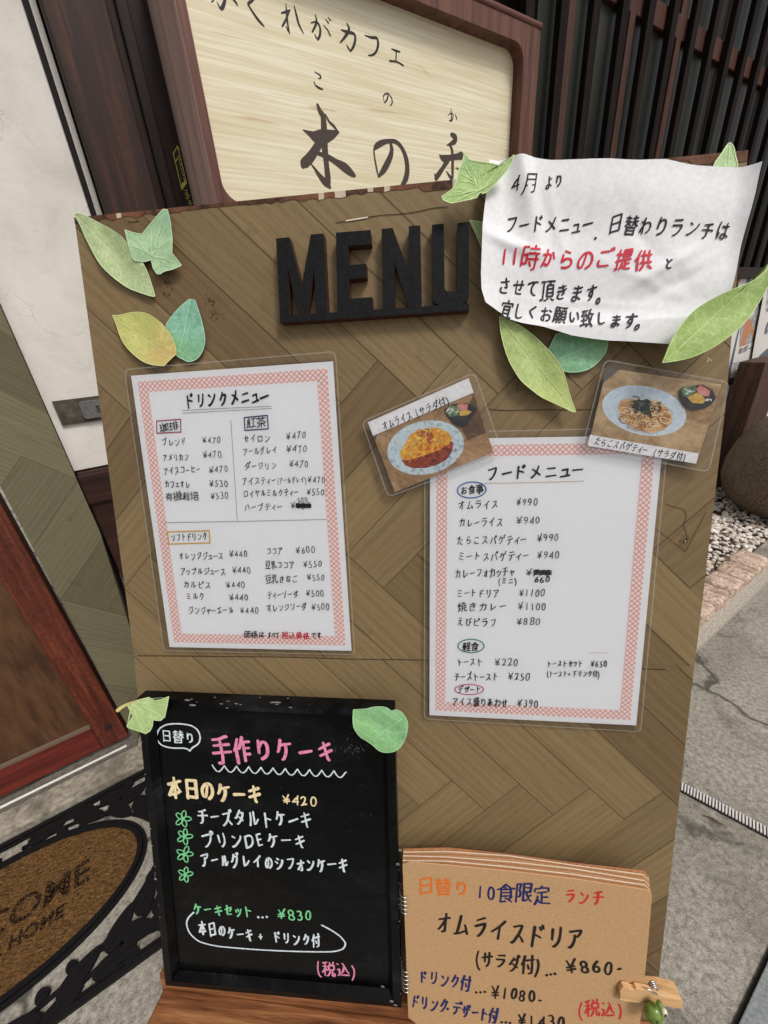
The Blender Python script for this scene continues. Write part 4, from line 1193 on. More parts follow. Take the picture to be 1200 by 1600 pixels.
m = MB(); m.box(W3(sa0, SD + .002, sz0 - .002), WA * (sa1 - sa0), WD * .2, Vector((0, 0, .02))); m.build("bottom_board", FRH, sign, bevel=0.003)
def signface():
    t = T("printed_pale_woodgrain")
    c = t.n("TexCoord").outputs["UV"]
    def layer(sx, sy, sc, det, dist):
        mp = t.n("Mapping", ins={"Vector": c, "Scale": (sx, sy, 1)}).outputs[0]
        return t.noise(mp, sc, det, 0.6, dist)
    f = layer(1.6, 46, 1.0, 5, 1.1)
    g_ = layer(4, 190, 1.0, 3, 0.3)
    h_ = layer(1.9, 30, 1.0, 4, 1.8)
    col = t.ramp(f, [(0.26, rgb(220, 209, 176)), (0.5, rgb(234, 226, 198)), (0.74, rgb(241, 235, 212))])
    col = t.mix(t.math('MULTIPLY', t.ramp(g_, [(0.42, (1, 1, 1, 1)), (0.6, (0, 0, 0, 1))]), 0.35), col, rgb(196, 172, 120))
    streak = t.ramp(h_, [(0.615, (0, 0, 0, 1)), (0.70, (1, 1, 1, 1))])
    col = t.mix(t.math('MULTIPLY', streak, 0.6), col, rgb(186, 150, 112))
    return t.done(col, 0.4, 0.35)
m = MB()
P_ = [(ia0 - .01, iz0 - .01), (ia1 + .01, iz0 - .01), (ia1 + .01, iz1 + .01), (ia0 - .01, iz1 + .01)]
m.face([W3(a, SD + .031, z) for a, z in P_], 0, [(a - ia0, z - iz0) for a, z in P_])
m.build("sign_face", signface(), sign)
SG = WALL(SD + .031)
BR = ink("brush_ink", 74, 62, 54, 1.0, 0.5)
BR2 = ink("small_brush_ink", 50, 42, 38, 1.0, 0.5)
def char(strokes, k, ox, oy, mt=BR):
    m = MB(); z = 4e-4
    for s in strokes:
        z = brush(m, SG, s, k, ox, oy, z) + 6e-6
    m.build("brush_character", mt, sign)
char([[(278, 148, 30), (300, 205, 46), (330, 260, 56), (338, 400, 66), (345, 560, 66), (360, 700, 56), (374, 830, 62), (382, 905, 36)],
      [(392, 915, 30), (345, 868, 60), (290, 800, 40), (245, 735, 22), (210, 690, 10)],
      [(140, 378, 8), (200, 412, 44), (260, 445, 92), (330, 440, 110), (400, 425, 80), (452, 405, 40), (474, 400, 16)],
      [(474, 404, 14), (430, 345, 26), (385, 300, 22), (352, 235, 14)],
      [(310, 470, 70), (260, 560, 72), (205, 640, 80), (150, 695, 78), (140, 712, 50)],
      [(285, 600, 30), (370, 630, 44), (450, 680, 52), (530, 730, 78), (590, 780, 62), (622, 805, 34)]], 6, 450, 140)
char([[(955, 485, 26), (972, 560, 42), (955, 640, 54), (905, 740, 56), (862, 800, 30), (850, 822, 10)],
      [(848, 822, 12), (830, 740, 20), (812, 640, 18), (804, 565, 16)],
      [(804, 565, 18), (830, 530, 46), (880, 500, 46), (940, 484, 34), (1010, 490, 36), (1065, 545, 40), (1105, 640, 50), (1118, 740, 56), (1105, 830, 58), (1070, 895, 36), (1040, 918, 10)]], 6, 450, 140)
char([[(812, 482, 34), (845, 505, 54), (840, 545, 50), (800, 570, 26), (768, 582, 8)],
      [(790, 572, 22), (815, 620, 30), (822, 700, 36), (822, 800, 34), (822, 910, 26)],
      [(698, 672, 8), (735, 705, 54), (800, 698, 46), (870, 688, 52), (905, 680, 66), (925, 682, 30)],
      [(775, 720, 56), (735, 790, 40), (695, 850, 48), (668, 890, 44)],
      [(664, 868, 36), (655, 855, 14)],
      [(824, 912, 24), (800, 880, 30), (775, 845, 16), (760, 825, 5)],
      [(856, 793, 5), (885, 812, 22), (930, 850, 30), (990, 885, 50), (1040, 905, 20)],
      [(740, 960, 40), (740, 1100, 36), (750, 1180, 30)], [(740, 965, 30), (880, 955, 36), (890, 1080, 40), (880, 1180, 36)], [(745, 1070, 26), (885, 1060, 26)], [(745, 1170, 26), (885, 1165, 26)]], 6, 570, 130)
char([[(188, 674, 5), (235, 702, 14), (247, 728, 16), (225, 738, 6)], [(183, 763, 8), (196, 798, 12), (230, 824, 20), (268, 838, 8)]], 6, 460, 0, BR2)
char([[(208, 98, 6), (217, 125, 15), (200, 165, 15), (184, 186, 6)], [(183, 184, 6), (173, 130, 7)], [(172, 124, 8), (190, 102, 13), (220, 98, 9), (250, 140, 12), (256, 185, 14), (236, 212, 6)]], 6, 570, 130, BR2)
char([[(806, 238, 6), (812, 300, 12), (808, 352, 16), (790, 345, 5)], [(778, 302, 6), (806, 282, 9), (828, 298, 10), (820, 345, 10), (806, 356, 6)], [(845, 292, 6), (858, 320, 12), (860, 340, 10)]], 6, 570, 130, BR2)
for s in ([[(910, 458, 8), (950, 475, 18), (988, 486, 14)], [(955, 490, 14), (950, 575, 14)], [(895, 572, 18), (960, 580, 15), (1020, 615, 16)]],
          [[(660, 332, 8), (720, 352, 20), (772, 360, 24), (784, 420, 28), (765, 485, 22), (730, 516, 18), (692, 520, 8)]],
          [[(492, 222, 12), (512, 275, 28), (478, 340, 26), (430, 400, 12)], [(438, 280, 10), (490, 300, 26), (555, 316, 24), (570, 360, 26), (556, 430, 26), (526, 480, 16)], [(526, 482, 14), (505, 450, 18), (488, 418, 5)]],
          [[(195, 138, 8), (208, 200, 24), (192, 250, 22), (166, 302, 14)], [(155, 215, 8), (210, 208, 16), (240, 262, 22), (238, 330, 26), (220, 370, 18)], [(222, 372, 14), (200, 345, 16), (188, 318, 5)], [(275, 238, 8), (312, 285, 14), (335, 332, 18)], [(290, 180, 7), (318, 215, 16)], [(315, 163, 7), (338, 190, 14)]]):
    char(s, 6, 460, 0, BR2)
for s in ([[(940, 35, 7), (946, 120, 20), (956, 220, 20), (974, 312, 12)], [(898, 124, 12), (950, 108, 18), (982, 95, 8)], [(976, 100, 8), (940, 185, 20), (906, 246, 16)], [(940, 246, 8), (960, 285, 16), (975, 314, 10)], [(1018, 58, 10), (1036, 130, 22), (1062, 230, 22), (1108, 318, 8)]],
          [[(655, -35, 14), (625, 5, 20), (588, 35, 24), (605, 75, 18), (660, 160, 26), (705, 215, 24), (735, 248, 12)]],
          [[(210, -150, 10), (235, -70, 22), (262, -5, 14), (240, 20, 6)], [(200, -60, 14), (290, -90, 22), (362, -40, 26), (366, 10, 28), (345, 70, 32), (325, 78, 20), (295, 20, 8)], [(400, -80, 10), (445, -10, 20), (468, 20, 24), (488, 52, 10)]]):
    char(s, 6, 290, 0, BR2)

# yellow notice stuck on the dark boarding
st_ = thing("sticker", "narrow black and yellow sticker on the dark boards left of the signboard", "sticker", W3(.222, 1.1, 1.42))
STW = WALL(1.102)
m = MB()
def stq(pts, mm, z): m.poly([STW.at(220 + x / 10, 200 + y / 10, z) for x, y in pts][::-1], mm)
stq([(505, 395), (570, 280), (720, 850), (800, 1215), (715, 1215), (640, 975)], 0, .0002)
for a, b in (((515, 390), (572, 285)), ((572, 285), (592, 350)), ((540, 530), (606, 430))):
    pxline(m, STW, [(220 + a[0] / 10, 200 + a[1] / 10), (220 + b[0] / 10, 200 + b[1] / 10)], 2.2 if a[0] > 560 else 1.2, .0006, 1, soft=False)
pxline(m, STW, [(270.5, 239), (284, 296)], 1.3, .0005, 1, soft=False)
pxline(m, STW, [(279.5, 237), (291, 284)], 1.2, .0005, 1, soft=False)
stq([(632, 880), (695, 815), (718, 860), (645, 970)], 1, .0007)
for i in range(9):
    x, y = 590 + i * 11, 500 + i * 40
    pxline(m, STW, [(220 + x / 10 + random.uniform(-1, 1), 200 + y / 10), (220 + x / 10 + random.uniform(1, 4), 200 + y / 10 + random.uniform(0, 4))], 1.1, .0006, 1, soft=False)
for i in range(9):
    x, y = 690 + (i // 3) * 34, 980 + i * 26
    pxline(m, STW, [(220 + x / 10 + random.uniform(-1, 1), 200 + y / 10), (220 + x / 10 + random.uniform(2, 5), 200 + y / 10 + random.uniform(-1, 3))], 1.0, .0006, 1, soft=False)
m.build("print", [flat("sticker_black", rgb(30, 28, 18), 0.5), flat("sticker_yellow", rgb(176, 166, 70), 0.5)], st_)

# ------------------------------------------------------------------ menu board (sandwich board)
def B3(u, v, z=0.0): return BOARD.pos(u, v, z)
zb = 0.0
board = thing("menu_board", "tall leaning menu board covered in brown herringbone vinyl with a wooden ledge", "menu board", Vector((-.02, .12, 0)))
regA = [(-.0475, -.307), (.5535, -.307), (.5562, -.06), (.5525, .1368), (-.0343, .1460)]
regB = [(-.0805, -.830), (.5490, -.830), (.5510, -.70), (.5535, -.307), (-.0485, -.307)]
m = MB()
herring(m, BOARD, regA, (.2521, -.0012), seed=11, z=-.0008)
herring(m, BOARD, regB, (.3157, -.4530), seed=23, z=-.0012)
m.build("vinyl_cover", [VINYL, SEAM], board)
m = MB()
full = regB[:3] + regA[1:] + [(-.0475, -.31)]
m.prism([B3(u, v, -.0022) for u, v in full], BN * -.022)
m.build("panel", timber("board_edge_wood", rgb(58, 38, 26), rgb(96, 68, 46), rgb(120, 90, 62), BV, 40, 0.6), board)
# torn and rubbed top edge, and the vinyl seam
m = MB()
rg = random.Random(2)
n_ = 120
prev = None
for i in range(n_ + 1):
    f_ = i / n_
    u = -.0343 + f_ * (.5525 + .0343)
    v = .1460 + f_ * (.1368 - .1460)
    w_ = .0025 + .0030 * abs(math.sin(f_ * 9 + 1)) * rg.random() + (.004 if .56 < f_ < .66 or f_ > .93 else 0)
    cur = (u, v, w_)
    if prev:
        m.face([B3(prev[0], prev[1] - prev[2], -.0004), B3(u, v - w_, -.0004), B3(u, v + .0003, -.0004), B3(prev[0], prev[1] + .0003, -.0004)], 0 if rg.random() > .05 else 1)
        m.face([B3(prev[0], prev[1] + .0003, -.0004), B3(u, v + .0003, -.0004), B3(u, v + .0003, -.0235), B3(prev[0], prev[1] + .0003, -.0235)], 0)
    prev = cur
m.build("worn_edge", [speckle("bared_red_wood", rgb(52, 32, 24), rgb(104, 70, 52), 220, 0.7, 0.2, 0.3, c3=rgb(128, 84, 62)), flat("torn_paper", rgb(196, 180, 160), 0.7)], board)
m = MB()
TEAR = [SEAM, flat("tear_dark", rgb(52, 34, 22), 0.8), flat("torn_white", rgb(226, 216, 200), 0.7)]  # tears are dark lines, with white where the backing shows
def bt(name):
    global m
    m.build(name, TEAR, board); m = MB()
pxline(m, BOARD, [(214, 1025), (330, 1026), (460, 1027), (560, 1031), (668, 1031), (860, 1040), (1040, 1047)], 1.2, -.0006, 0); bt("vinyl_seam")
pxline(m, BOARD, [(764, 639), (790, 642), (820, 640), (930, 640)], 1.3, -.0004, 0); bt("vinyl_seam")
pxline(m, BOARD, [(524, 348), (545, 344), (565, 341), (585, 337), (606, 335), (628, 334), (655, 330), (678, 324), (700, 323)], 1.2, -.0003, 1)
pxline(m, BOARD, [(541, 345), (556, 342.5), (574, 339.5)], 1.9, 0.0001, 2); bt("tear")
pxline(m, BOARD, [(1040, 787), (1052, 792), (1064, 794), (1073, 799), (1072, 812), (1067, 822), (1073, 830), (1073, 848)], .7, -.0003, 1); bt("tear")
pxline(m, BOARD, [(1010, 815), (1072, 862), (1104, 800)], .6, -.0003, 0, soft=False); bt("crease")
pxline(m, BOARD, [(200, 346), (210, 347), (216, 344)], 1.2, -.0003, 1)
bt("nick")
# glue residue spots
GLUE = [flat("old_glue", rgb(76, 58, 38), 0.7), flat("glue_white", rgb(214, 206, 192), 0.7)]
rg = random.Random(9); z = -.0004
for (cx, cy, n, sp) in ((262, 441, 46, 9), (258, 460, 18, 7), (330, 470, 26, 9), (335, 490, 22, 11), (880, 588, 26, 10), (850, 545, 14, 7), (1108, 562, 10, 5), (812, 605, 16, 10), (1075, 845, 22, 9)):
    m = MB()
    for i in range(n):
        x, y = cx + rg.gauss(0, sp * .55), cy + rg.gauss(0, sp * .55)
        r_ = rg.uniform(.4, 1.5)
        z += 2e-7
        m.poly([BOARD.at(px_, py_, z) for px_, py_ in oval(x, y, r_, r_ * rg.uniform(.5, 1), rg.uniform(0, 3), 7)][::-1], 1 if (cx == 1108 or (cx == 1075 and rg.random() < .1)) else 0)
    m.build("glue_residue", GLUE, board)
LW = timber("ledge_wood", rgb(72, 41, 24), rgb(138, 88, 54), rgb(180, 128, 84), BU, 110, 0.6, 0.25, .7)
m = MB(); m.box(B3(-.078, -.815, -.001), BU * .632, BV * .046, BN * .012)
m.build("ledge_rail", LW, board, bevel=0.002)
m = MB(); m.box(B3(-.074, -.828, .0112), BU * .622, BV * .037, BN * .036)
m.build("ledge", LW, board, bevel=0.003)
m = MB(); m.box(B3(.205, -.86, .0105), BU * .03, BV * .031, BN * .05); m.build("ledge_bracket", LW, board, bevel=0.002)
for u in (-.045, .485):
    m = MB(); m.box(B3(u, -1.136, -.0235), BU * .04, BV * .305, BN * .021)
    m.build("leg", LW, board, bevel=0.002)
for u in (-.02, .50):
    top, foot = B3(u, .12, -.030), Vector((BO.x + u, .95, .006))
    m = MB(); m.box(foot, BU * .035, top - foot, Vector((0, .022, 0))); m.build("rear_leg", LW, board, bevel=0.002)
m = MB(); A_ = B3(-.02, .12, -.030); f_ = .35
c1 = Vector((BO.x - .02, .95, .006)).lerp(A_, f_)
m.box(c1 + Vector((.035, .002, 0)), BU * .484, Vector((0, .018, 0)), Vector((0, 0, .04))); m.build("rear_crossbar", LW, board, bevel=0.002)

# MENU letters -----------------------------------------------------------------------------------
LB = BOARD.up(.0095)
menu = thing("menu_lettering", "black wooden block letters reading MENU joined by a bar, screwed to the board top", "lettering", B3(.25, .06, 0))
BLK = speckle("black_mdf_face", rgb(20, 20, 21), rgb(33, 32, 33), 300, 0.65, 0.12, 0.2)
CUT = flat("laser_cut_edge", rgb(66, 40, 29), 0.7)
kk = 340 / 1200
def mp_(pts): return [LB.at(420 + x * kk, 330 + y * kk) for x, y in pts][::-1]
MENU = [[(40, 150), (113, 143), (181, 415), (231, 128), (302, 123), (325, 574), (262, 577), (249, 308), (210, 576), (163, 577), (106, 320), (115, 578), (61, 582)],
        [(370, 118), (560, 103), (566, 180), (436, 190), (440, 296), (537, 290), (540, 365), (442, 375), (443, 482), (570, 473), (573, 562), (380, 572)],
        [(622, 98), (683, 92), (768, 322), (772, 82), (835, 78), (845, 543), (777, 546), (694, 290), (696, 548), (630, 552)],
        [(900, 75), (965, 68), (970, 425), (978, 440), (992, 443), (1020, 441), (1034, 434), (1038, 420), (1042, 65), (1105, 58), (1103, 470), (1094, 494), (1075, 507), (1060, 512), (1060, 530), (950, 535), (950, 518), (925, 512), (910, 500), (904, 480)]]
for i, L in enumerate(MENU):
    m = MB(); m.prism(mp_(L), BN * (-.0088 + i * 1e-5), 0, 1)
    m.build("letter", [BLK, CUT], menu)
m = MB(); m.prism([p + BN * .0003 for p in mp_([(59, 578), (640, 540), (1105, 508), (1105, 546), (640, 578), (64, 616)])], BN * -.0094, 0, 1)
m.build("base_bar", [BLK, CUT], menu)

# ------------------------------------------------------------------ laminated sheets
def laminate_mat():
    t = T("clear_laminate")
    t.t.nodes.remove(t.b)
    tr = t.n("BsdfTransparent", ins={"Color": (1, 1, 1, 1)})
    gl = t.n("BsdfGlossy", ins={"Color": (1, 1, 1, 1), "Roughness": .10})
    v = t.coord("Object")
    bmp = t.n("Bump", ins={"Height": t.noise(v, 22, 3, 0.5), "Strength": .35, "Distance": .004})
    t.put(gl.inputs["Normal"], bmp.outputs[0])
    fr = t.n("Fresnel", ins={"IOR": 1.5})
    t.put(fr.inputs["Normal"], bmp.outputs[0])
    mx = t.n("MixShader")
    t.put(mx.inputs[0], t.math('MULTIPLY', fr.outputs[0], .6)); t.put(mx.inputs[1], tr.outputs[0]); t.put(mx.inputs[2], gl.outputs[0])
    t.put(t.out.inputs["Surface"], mx.outputs[0])
    return t.mat
LAM = laminate_mat()
def rim_mat():
    t = T("laminate_rim")
    t.b.inputs["Alpha"].default_value = .18
    return t.done(rgb(220, 218, 212), 0.3, 0.5)
RIM = rim_mat()
PAPER = speckle("printed_paper", rgb(246, 247, 249), rgb(250, 251, 253), 500, 0.8, 0.2, 0.0, detail=3)
def lattice_print():
    t = T("pink_lattice_print")
    uv = t.n("SeparateXYZ", ins={0: t.n("TexCoord").outputs["UV"]})
    fx = t.math('ABSOLUTE', t.math('SUBTRACT', t.math('FRACT', uv.outputs[0]), .5))
    fy = t.math('ABSOLUTE', t.math('SUBTRACT', t.math('FRACT', uv.outputs[1]), .5))
    s = t.math('ADD', fx, fy)
    d = t.ramp(s, [(0.33, (1, 1, 1, 1)), (0.42, (0, 0, 0, 1))])
    d2 = t.ramp(s, [(0.60, (0, 0, 0, 1)), (0.69, (1, 1, 1, 1))])
    ln = t.ramp(t.math('MAXIMUM', d, d2), [(0.0, (0, 0, 0, 1)), (1.0, (1, 1, 1, 1))])
    return t.done(t.mix(ln, rgb(232, 160, 150), rgb(252, 240, 237)), 0.7, 0.2)
LATT = lattice_print()

def quad_pt(Q, s, t):
    """bilinear point in uv quad TL, TR, BR, BL"""
    a = Vector(Q[0]).lerp(Vector(Q[1]), s); b = Vector(Q[3]).lerp(Vector(Q[2]), s)
    return a.lerp(b, t)
def lam_outline(P, r=.006, n=5):
    P = [Vector(p) for p in P]; out = []
    for i in range(len(P)):
        a, b, c = P[i - 1], P[i], P[(i + 1) % len(P)]
        d1, d2 = (a - b).normalized(), (c - b).normalized()
        A, C_ = b + d1 * r, b + d2 * r
        for k in range(n + 1):
            f = k / n
            out.append(A.lerp(b, f).lerp(b.lerp(C_, f), f))
    return out
def laminated(name, label, cat, pap_px, lam_px, z0, border=True, group=None):
    pl = BOARD.up(z0)
    Q = [pl.uv(*p) for p in pap_px]
    c = quad_pt(Q, .5, 1)
    th = thing(name, label, cat, pl.pos(c.x, c.y), group)
    m = MB(); m.poly([pl.pos(*q) for q in Q][::-1]); m.build("paper", PAPER, th)
    if border:
        m = MB()
        Wd = (Vector(Q[1]) - Vector(Q[0])).length; Hd = (Vector(Q[3]) - Vector(Q[0])).length
        o, w_ = .0062, .0105
        per = w_ / 2
        su, sv = o / Wd, o / Hd
        wu, wv = w_ / Wd, w_ / Hd
        for (s0, t0, s1, t1, vert) in ((su, sv, 1 - su, sv + wv, 0), (su, 1 - sv - wv, 1 - su, 1 - sv, 0), (su, sv + wv, su + wu, 1 - sv - wv, 1), (1 - su - wu, sv + wv, 1 - su, 1 - sv - wv, 1)):
            n = 12
            for i in range(n):
                f0, f1 = i / n, (i + 1) / n
                if vert:
                    c4 = [(s0, t0 + (t1 - t0) * f0), (s1, t0 + (t1 - t0) * f0), (s1, t0 + (t1 - t0) * f1), (s0, t0 + (t1 - t0) * f1)]
                else:
                    c4 = [(s0 + (s1 - s0) * f0, t0), (s0 + (s1 - s0) * f1, t0), (s0 + (s1 - s0) * f1, t1), (s0 + (s1 - s0) * f0, t1)]
                pts = [quad_pt(Q, *q) for q in c4]
                m.face([pl.pos(p.x, p.y, .00015) for p in pts][::-1], 0, [((q[0] - su) * Wd / per, (q[1] - sv) * Hd / per) for q in c4][::-1])
        m.build("lattice_border", LATT, th)
    L = lam_outline([pl.uv(*p) for p in lam_px])
    zl = .0022 if border else .0026
    m = MB(); m.poly([pl.pos(p.x, p.y, zl) for p in L][::-1]); lam = m.build("laminate", LAM, th)
    m = MB(); ribbon(m, pl, [tuple(p) for p in L] + [tuple(L[0])], .0011, zl + .0001, cap=False); m.build("laminate_rim", RIM, lam)
    return th, pl

TZ = .00045
drink, DP = laminated("drink_menu", "laminated drink menu sheet with a pink lattice border, left of the food menu", "menu sheet",
    [(204.7, 587), (520.5, 564.5), (549.3, 1017), (265, 1011)], [(197, 578), (525, 550), (555, 1021), (258, 1015)], .0015)
food, FP = laminated("food_menu", "laminated food menu sheet with a pink lattice border, under the two photo cards", "menu sheet",
    [(672, 686), (1037, 680), (994, 1133.5), (671, 1117.5)], [(664, 676), (1043, 668), (999, 1141), (663, 1121)], .0015)
def lines(th, pl, items, z=TZ, name="text_line"):
    for it in items:
        s, xl, yl, xr, yr, h, pen = it[:7]
        mt = it[7] if len(it) > 7 else INK
        m = MB(); write(m, pl, s, xl, yl, xr, yr, h, pen, z)
        m.build(it[8] if len(it) > 8 else name, mt, th)
GREYL = ink("pencil_grey", 150, 150, 148)
lines(drink, DP, [
    ("ドリンクメニュー", 288, 627, 421, 619, 25, 3.4, MARKER, "heading"),
    ("珈琲", 249, 669, 280, 666, 13, 1.7), ("紅茶", 385, 661, 416, 659, 15, 1.7),
    ("ブレンド", 253, 691, 292, 690, 13, 1.25), ("¥470", 315, 688, 346, 687, 13, 1.2),
    ("アメリカン", 254, 715, 296, 714, 13, 1.25), ("¥470", 316, 711, 347, 709, 13, 1.2),
    ("アイスコーヒー", 255, 736, 314, 733, 13, 1.25), ("¥470", 326, 734, 357, 733, 13, 1.2),
    ("カフェオレ", 257, 757, 298, 757, 13, 1.25), ("¥530", 326, 755, 357, 755, 13, 1.2),
    ("有機栽培", 258, 776, 311, 775, 13, 1.3), ("¥530", 328, 775, 358, 774, 13, 1.2),
    ("セイロン", 380, 685, 423, 685, 13, 1.25), ("¥470", 446, 681, 479, 679, 14, 1.2),
    ("アールグレイ", 379, 706, 434, 703, 13, 1.25), ("¥470", 447, 702, 481, 700, 14, 1.2),
    ("ダージリン", 382, 728, 434, 728, 13, 1.25), ("¥470", 451, 725, 483, 724, 14, 1.2),
    ("アイスティー", 378, 752, 432, 751, 13, 1.25), ("(アールグレイ)", 433, 751, 479, 749, 11, 1.0), ("¥470", 480, 750, 509, 749, 13, 1.2),
    ("ロイヤルミルクティー", 380, 772, 467, 769, 13, 1.25), ("¥550", 478, 769, 508, 768, 13, 1.2),
    ("ハーブティー", 381, 793, 442, 792, 13, 1.25), ("¥600", 453, 789, 486, 790, 13, 1.2), ("500", 464, 781, 481, 780, 10, 1.1),
    ("ソフトドリンク", 267, 840, 325, 838, 13, 1.3),
    ("オレンジジュース", 279, 869, 350, 868, 13, 1.25), ("¥440", 358, 866, 387, 865, 13, 1.2),
    ("アップルジュース", 281, 892, 354, 893, 13, 1.25), ("¥440", 362, 891, 393, 891, 13, 1.2),
    ("カルピス", 286, 913, 331, 914, 13, 1.25), ("¥440", 352, 914, 384, 913, 13, 1.2),
    ("ミルク", 290, 932, 321, 932, 13, 1.25), ("¥440", 357, 933, 389, 933, 13, 1.2),
    ("ジンジャーエール", 294, 954, 366, 953, 13, 1.25), ("¥440", 374, 954, 405, 953, 13, 1.2),
    ("ココア", 416, 861, 442, 860, 12, 1.25), ("¥600", 461, 860, 493, 858, 13, 1.2),
    ("豆乳ココア", 414, 883, 461, 882, 13, 1.25), ("¥550", 473, 881, 504, 880, 13, 1.2),
    ("豆乳きなこ", 414, 905, 467, 904, 13, 1.25), ("¥550", 479, 902, 508, 902, 13, 1.2),
    ("ティーソーダ", 417, 930, 467, 928, 13, 1.25), ("¥500", 477, 927, 507, 926, 13, 1.2),
    ("オレンジソーダ", 416, 950, 480, 947, 13, 1.25), ("¥500", 486, 948, 516, 948, 13, 1.2),
    ("価格は", 381, 991, 415, 992, 11, 1.4), ("すべて", 418, 992, 437, 993, 11, 1.4),
    ("税込価格", 440, 992, 484, 993, 11, 1.4, RED), ("です", 486, 993, 503, 992, 11, 1.4)])
def frame_line(th, pl, pts, w, mt, z=TZ, soft=False, closed=True, name="drawn_outline"):
    m = MB(); pxline(m, pl, pts, w, z, 0, soft, closed); m.build(name, mt, th)
frame_line(drink, DP, [(245, 658), (282.5, 655), (283, 675), (245.5, 677)], 1.6, ink("maroon_ink", 168, 48, 66))
frame_line(drink, DP, [(382, 652.5), (418, 649), (419.5, 670), (383, 672.5)], 1.8, ink("violet_ink", 58, 44, 110))
frame_line(drink, DP, [(262, 831), (327, 829), (328.5, 848), (264, 850)], 1.9, ink("ochre_ink", 218, 172, 66))
m = MB(); z = TZ
for P, w_ in (([(285, 641.5), (350, 638), (424, 634.5)], .8), ([(286, 645.5), (350, 642), (425, 638)], .8), ([(361, 657), (366, 735), (371, 813)], .9), ([(257, 816.5), (380, 814.5), (510, 811.5)], .9)):
    z = pxline(m, DP, P, w_, z, 0)
m.build("ruled_line", GREYL, drink)
m = MB(); z = TZ + .0003
for k in range(4): z = pxline(m, DP, [(463, 787 + k * 1.8), (486, 788 + k * 1.5)], 1.9, z + 1e-5, 0, False)
m.build("strike_through", MARKER, drink)

lines(food, FP, [
    ("フードメニュー", 758, 740, 912, 735, 25, 3.2, MARKER, "heading"),
    ("お食事", 719, 767, 756, 764, 14, 1.7),
    ("オムライス", 715, 789, 780, 788, 16, 1.4), ("¥990", 805, 785, 841, 783, 15, 1.3),
    ("カレーライス", 716, 817, 787, 815, 16, 1.4), ("¥940", 806, 814, 845, 812, 15, 1.3),
    ("たらこスパゲティー", 713, 845, 824, 843, 16, 1.4), ("¥990", 838, 841, 874, 839, 15, 1.3),
    ("ミートスパゲティー", 715, 870, 827, 868, 16, 1.4), ("¥940", 838, 868, 875, 867, 15, 1.3),
    ("カレーフォカッチャ", 710, 897, 804, 893, 16, 1.4), ("(ミニ)", 778, 908, 808, 907, 11, 1.5, MARKER), ("¥770", 821, 895, 861, 894, 13, 1.3), ("660", 834, 905, 860, 905, 11, 1.9, MARKER),
    ("ミートドリア", 713, 927, 781, 926, 15, 1.4), ("¥1100", 810, 926, 852, 926, 15, 1.3),
    ("焼きカレー", 714, 948, 793, 947, 15, 1.4), ("¥1100", 808, 947, 854, 947, 15, 1.3),
    ("えびピラフ", 713, 972, 777, 972, 15, 1.4), ("¥880", 805, 971, 846, 971, 15, 1.3),
    ("軽食", 722, 1010, 749, 1010, 14, 1.6),
    ("トースト", 713, 1035, 755, 1034, 14, 1.4), ("¥220", 772, 1034, 811, 1034, 15, 1.3),
    ("トーストセット", 854, 1037, 911, 1036, 12, 1.3), ("¥650", 922, 1037, 949, 1037, 13, 1.3),
    ("チーズトースト", 709, 1057, 779, 1057, 15, 1.4), ("¥250", 793, 1056, 829, 1057, 15, 1.3),
    ("(トースト+ドリンク付)", 854, 1052, 937, 1053, 11, 1.1),
    ("デザート", 715, 1077, 752, 1077, 11, 1.4),
    ("アイス盛りあわせ", 706, 1096, 794, 1098, 15, 1.4), ("¥390", 807, 1098, 842, 1099, 15, 1.3)])
frame_line(food, FP, oval(737, 765.5, 22.5, 12.5, -.06), 1.8, ink("blue_ink", 58, 104, 172), soft=True)
frame_line(food, FP, oval(736, 1009, 20.5, 10.5), 1.5, ink("green_ink", 52, 138, 96), soft=True)
frame_line(food, FP, oval(733, 1077, 22.5, 8), 1.5, ink("pink_ink", 206, 88, 142), soft=True)
m = MB(); pxline(m, FP, [(757, 755), (840, 754), (912, 751.5)], .9, TZ, 0); pxline(m, FP, [(920, 1020), (935, 1019.5), (950, 1020)], .6, TZ, 0); m.build("ruled_line", ink("tan_line", 206, 170, 130), food)
m = MB(); z = TZ + .0003
for k in range(4): z = pxline(m, FP, [(834, 891 + k * 1.9), (861, 891.5 + k * 1.9)], 1.5, z + 1e-5, 0, False)
m.build("strike_through", MARKER, food)

# photo cards -------------------------------------------------------------------------------------
def wood_table(name, c1, c2, c3):
    t = T(name)
    v = t.coord("Object", scale=(1, 1, 1), rot=(0, 0, R(20)))
    mp = t.n("Mapping", ins={"Vector": v, "Scale": (14, 90, 60)}).outputs[0]
    f = t.noise(mp, 1.0, 5, 0.65, 1.0)
    g_ = t.noise(t.coord("Object"), 240, 3, 0.7)
    return t.done(t.ramp(t.math('ADD', t.math('MULTIPLY', f, .7), t.math('MULTIPLY', g_, .3)), [(0.34, c1), (0.5, c2), (0.66, c3)]), 0.6, 0.25)
TABLE1 = wood_table("printed_table_brown", rgb(132, 98, 66), rgb(172, 136, 98), rgb(206, 172, 132))
TABLE2 = wood_table("printed_table_tan", rgb(150, 122, 90), rgb(192, 162, 122), rgb(220, 192, 154))
PLATE1 = speckle("printed_plate_blue_speck", rgb(150, 176, 188), rgb(216, 232, 238), 230, 0.6, bump=0, lo=.34, hi=.52)
PLATE2 = speckle("printed_plate_blue", rgb(204, 222, 238), rgb(232, 242, 250), 220, 0.6, bump=0)
PL_IN = speckle("printed_plate_inner", rgb(184, 206, 218), rgb(222, 234, 240), 260, 0.6, bump=0)
EGG = speckle("printed_egg", rgb(222, 138, 40), rgb(255, 214, 84), 240, 0.6, bump=0, c3=rgb(238, 150, 62))
SAUCE = speckle("printed_sauce", rgb(118, 44, 30), rgb(180, 84, 56), 260, 0.6, bump=0)
